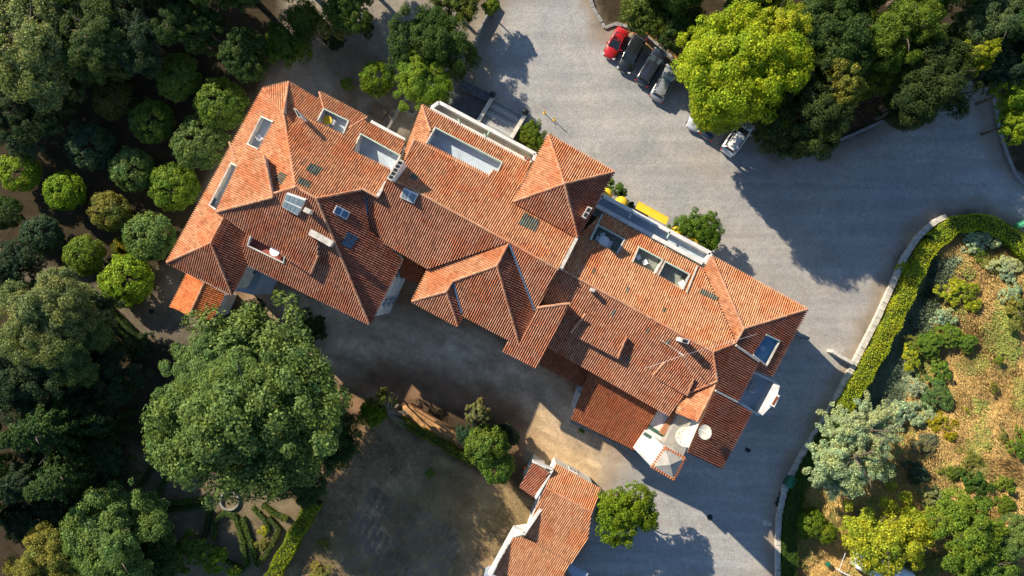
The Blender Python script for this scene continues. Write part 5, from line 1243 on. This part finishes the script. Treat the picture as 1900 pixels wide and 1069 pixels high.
for i, (x, y) in enumerate(((1455, 907), (1450, 916), (1446, 926), (1443, 934))):
    t = thing('tyre', ('tyre leaning nearest the green bin', 'second tyre below the green bin', 'third tyre along the wall below the bin', 'lowest tyre of the row by the wall')[i], 'tyre', G(x, y), 1.0, 'old tyres along the garden wall')
    b = MB(); n, k = 18, 8
    for a in range(n):
        for c_ in range(k):
            A_ = 2 * math.pi * a / n; C_ = 2 * math.pi * c_ / k; r = .25 + .09 * math.cos(C_); b.v.append((math.cos(A_) * r, math.sin(A_) * r, .1 + .10 * math.sin(C_)))
    for a in range(n):
        for c_ in range(k): b.f.append((a * k + c_, ((a + 1) % n) * k + c_, ((a + 1) % n) * k + (c_ + 1) % k, a * k + (c_ + 1) % k))
    b.build('rubber_ring', RUBBER, t, True, False)
t = thing('gate', 'bright green metal gate at the end of the curved hedge', 'gate', G(1888, 415), math.radians(28))
for i in range(8): MB().box((-.7 + i * .22, 0, .1), .04, .04, 1.3).build('bar', GREENG, t, False, False)
for z_ in (.15, 1.3): MB().box((.05, 0, z_), 1.8, .07, .07).build('rail', GREENG, t, False, False)
MB().box((.1, 0, .4), 1.7, .5, .9).build('panel', GREENG, t, False, False)
t = thing('crate', 'orange plastic crate on the ground left of the cottage', 'crate', G(976, 866), .4)
bevel(MB().box((0, 0, 0), .5, .4, .35).build('box', ORNG, t, False, False), .03); MB().box((0, 0, .33), .4, .3, .03).build('lid', simple('dull_orange', (.6, .12, .03), .6), t, False, False)
t = thing('fence', 'light metal garden fence below the clipped bushes', 'fence', G(1550, 1050))
for i in range(7):
    p = G(1549 + i * 6, 1053 + i * 3.2) - t.location; MB().box(p, .05, .05, 1.1).build('post', FRAMEM, t, False, False)
p, q = G(1549, 1053) - t.location, G(1588, 1073) - t.location; MB().bar(p + Vector((0, 0, 1.0)), q + Vector((0, 0, 1.0)), .05, .05).bar(p + Vector((0, 0, .4)), q + Vector((0, 0, .4)), .05, .05).bar(p + Vector((0, 0, 1.0)), G(1561, 1020) - t.location + Vector((0, 0, 1.0)), .05, .05).build('rail', FRAMEM, t, False, False)
for i, (x, y, lb, m) in enumerate(((1473, 1024, 'small black flowerpot beside the hedge', TRIM), (1535, 1046, 'green garden bag near the metal fence', GREENM), (1468, 993, 'pale blue tap box on the hedge side', BLUEG))):
    t = thing('flower_pot' if i == 0 else ('garden_bag' if i == 1 else 'tap_box'), lb, ('pot', 'bag', 'box')[i], G(x, y), .3 * i)
    bevel(MB().box((0, 0, 0), .5, .45, .5).build('body', m, t, False, False), .08); MB().box((0, 0, .49), .34, .3, .03).build('top', RUBBER if i == 0 else m, t, False, False)
# satellite dishes on the grey flat roof
def dish(px, py, z, r, label, mesh_=False, az=0, tilt=.5):
    t = thing('satellite_dish', label, 'satellite dish', P(px, py, z), az, 'dish aerials on the flat roof')
    b = MB(); n, k = 28, 6; M = Matrix.Rotation(tilt, 4, 'Y'); c0 = Vector((0, 0, 1.3))
    for i in range(k + 1):
        for a in range(n):
            rr = r * i / k; p = M @ Vector((rr * math.cos(2 * math.pi * a / n), rr * math.sin(2 * math.pi * a / n), .22 * (rr / r) ** 2 * r)); b.v.append(tuple(p + c0))
    for i in range(k):
        for a in range(n):
            if mesh_ and (a + i) % 3 == 0 and 0 < i < k - 1: continue
            b.f.append((i * n + a, i * n + (a + 1) % n, (i + 1) * n + (a + 1) % n, (i + 1) * n + a))
    m = simple('ivory_mesh' if mesh_ else 'cream_dish', (.66, .62, .50), .6); b.build('reflector', m, t, True, False)
    MB().tube([(0, 0, -.3), (0, 0, 1.3)], [.05, .05], 8).build('mast', FRAMEM, t, False, False)
    f = M @ Vector((0, 0, r * .95)) + c0; s = MB()
    for a in (0, 2.1, 4.2): s.tube([M @ Vector((r * .9 * math.cos(a), r * .9 * math.sin(a), .2 * r)) + c0, f], [.015, .015], 5)
    s.build('feed_arm', FRAMEM, t, False, False); MB().tube([f, f + Vector((0, 0, .15))], [.06, .06], 8).build('receiver', FRAMEM, t, False, False); return t
dish(1266, 806, 6.4, 1.0, 'larger openwork dish aerial, left of the two', True, 2.0, .35); dish(1300, 797, 8.9, .72, 'smaller solid cream dish aerial, right of the two', False, .6, .3)
# aerial wires and mast
t = thing('aerial_mast', 'thin roof aerial with guy wires above the small dormer', 'aerial', R['R2'].at(1258, 655))
b = MB(); b.tube([(0, 0, 0), (0, 0, 2.4)], [.025, .02], 6); b.build('mast', FRAMEM, t, False, False)
w = MB(); top_ = Vector((0, 0, 2.3)); 
for k, (x, y) in (('R2', (1196, 684)), ('R2', (1285, 700)), ('SE2', (1405, 620)), ('R2', (1225, 630))): w.tube([top_, R[k if k != 'SE2' else 'SE1'].at(x, y, .1) - t.location], [.012, .012], 4)
w.build('guy_wire', FRAMEM, t, False, False)

# ------------------------------------------------------------ terrace furniture
def chair(x, y, z, rz, label, m=PLW, grp='chairs on the roof terraces'):
    t = thing('chair', label, 'chair', P(x, y, z), rz, grp)
    bevel(MB().box((0, 0, .42), .46, .46, .04).build('seat', m, t, False, False), .012, 1); bevel(MB().box((-.22, 0, .46), .05, .46, .45).build('backrest', m, t, False, False), .012, 1)
    for a in (-.19, .19):
        for b_ in (-.19, .19): MB().box((a, b_, 0), .04, .04, .42).build('leg', m, t, False, False)
        MB().box((0, a * 1.15, .62), .42, .04, .03).build('armrest', m, t, False, False)
def table(x, y, z, r, label, m=PLW, sq=False):
    t = thing('table', label, 'table', P(x, y, z), .5, 'tables on the roof terraces')
    if sq: bevel(MB().box((0, 0, .70), r * 2, r * 1.6, .04).build('tabletop', m, t, False, False), .01, 1)
    else: MB().tube([(0, 0, .70), (0, 0, .74)], [r, r], 28).build('tabletop', m, t, False, False)
    for a in (-.5, .5):
        for b_ in (-.5, .5): MB().box((a * r, b_ * r, 0), .05, .05, .70).build('leg', m, t, False, False)
table(1119, 449, zt[7], .55, 'round white table with four chairs on the sage terrace'); 
for i, (dx, dy) in enumerate(((-10, -5), (6, 9), (-2, -11), (10, 3))): chair(1119 + dx, 449 + dy, zt[7], math.atan2(dy, -dx), ('white chair left of the round table', 'white chair below the round table', 'white chair above the round table', 'white chair right of the round table')[i])
chair(1183, 478, zt[8], .4, 'white chair in the corner of the middle terrace'); chair(1195, 487, zt[8], 2.0, 'white chair turned away on the middle terrace')
table(1262, 526, zt[9], .3, 'small white table in the right-hand sage terrace', sq=True); chair(1266, 514, zt[9], 1.1, 'dark chair beside the small table', DARKM)
table(611, 226, zt[3], .45, 'yellow table on the small north terrace', YEL); chair(601, 221, zt[3], 0, 'white chair left of the yellow table'); chair(620, 229, zt[3], 2.6, 'white chair right of the yellow table'); chair(607, 235, zt[3], 1.2, 'pale chair below the yellow table')
chair(485, 258, zt[1], .7, 'white chair on the upper west terrace'); table(514, 467, zt[5], .5, 'round white table on the red floored terrace')
chair(1412, 645, zt[10], .8, 'pale blue chair on the blue terrace', simple('pale_blue_plastic', (.30, .42, .55), .5)); table(1394, 715, 5.0, .42, 'grey square table on the rear terrace', simple('grey_top', (.30, .29, .28), .5), True); chair(1392, 722, 5.0, 1.6, 'white chair by the grey square table')
table(402, 376, zt[2], .35, 'small table at the lower end of the long west terrace', simple('slate_top', (.10, .13, .16), .4), True)
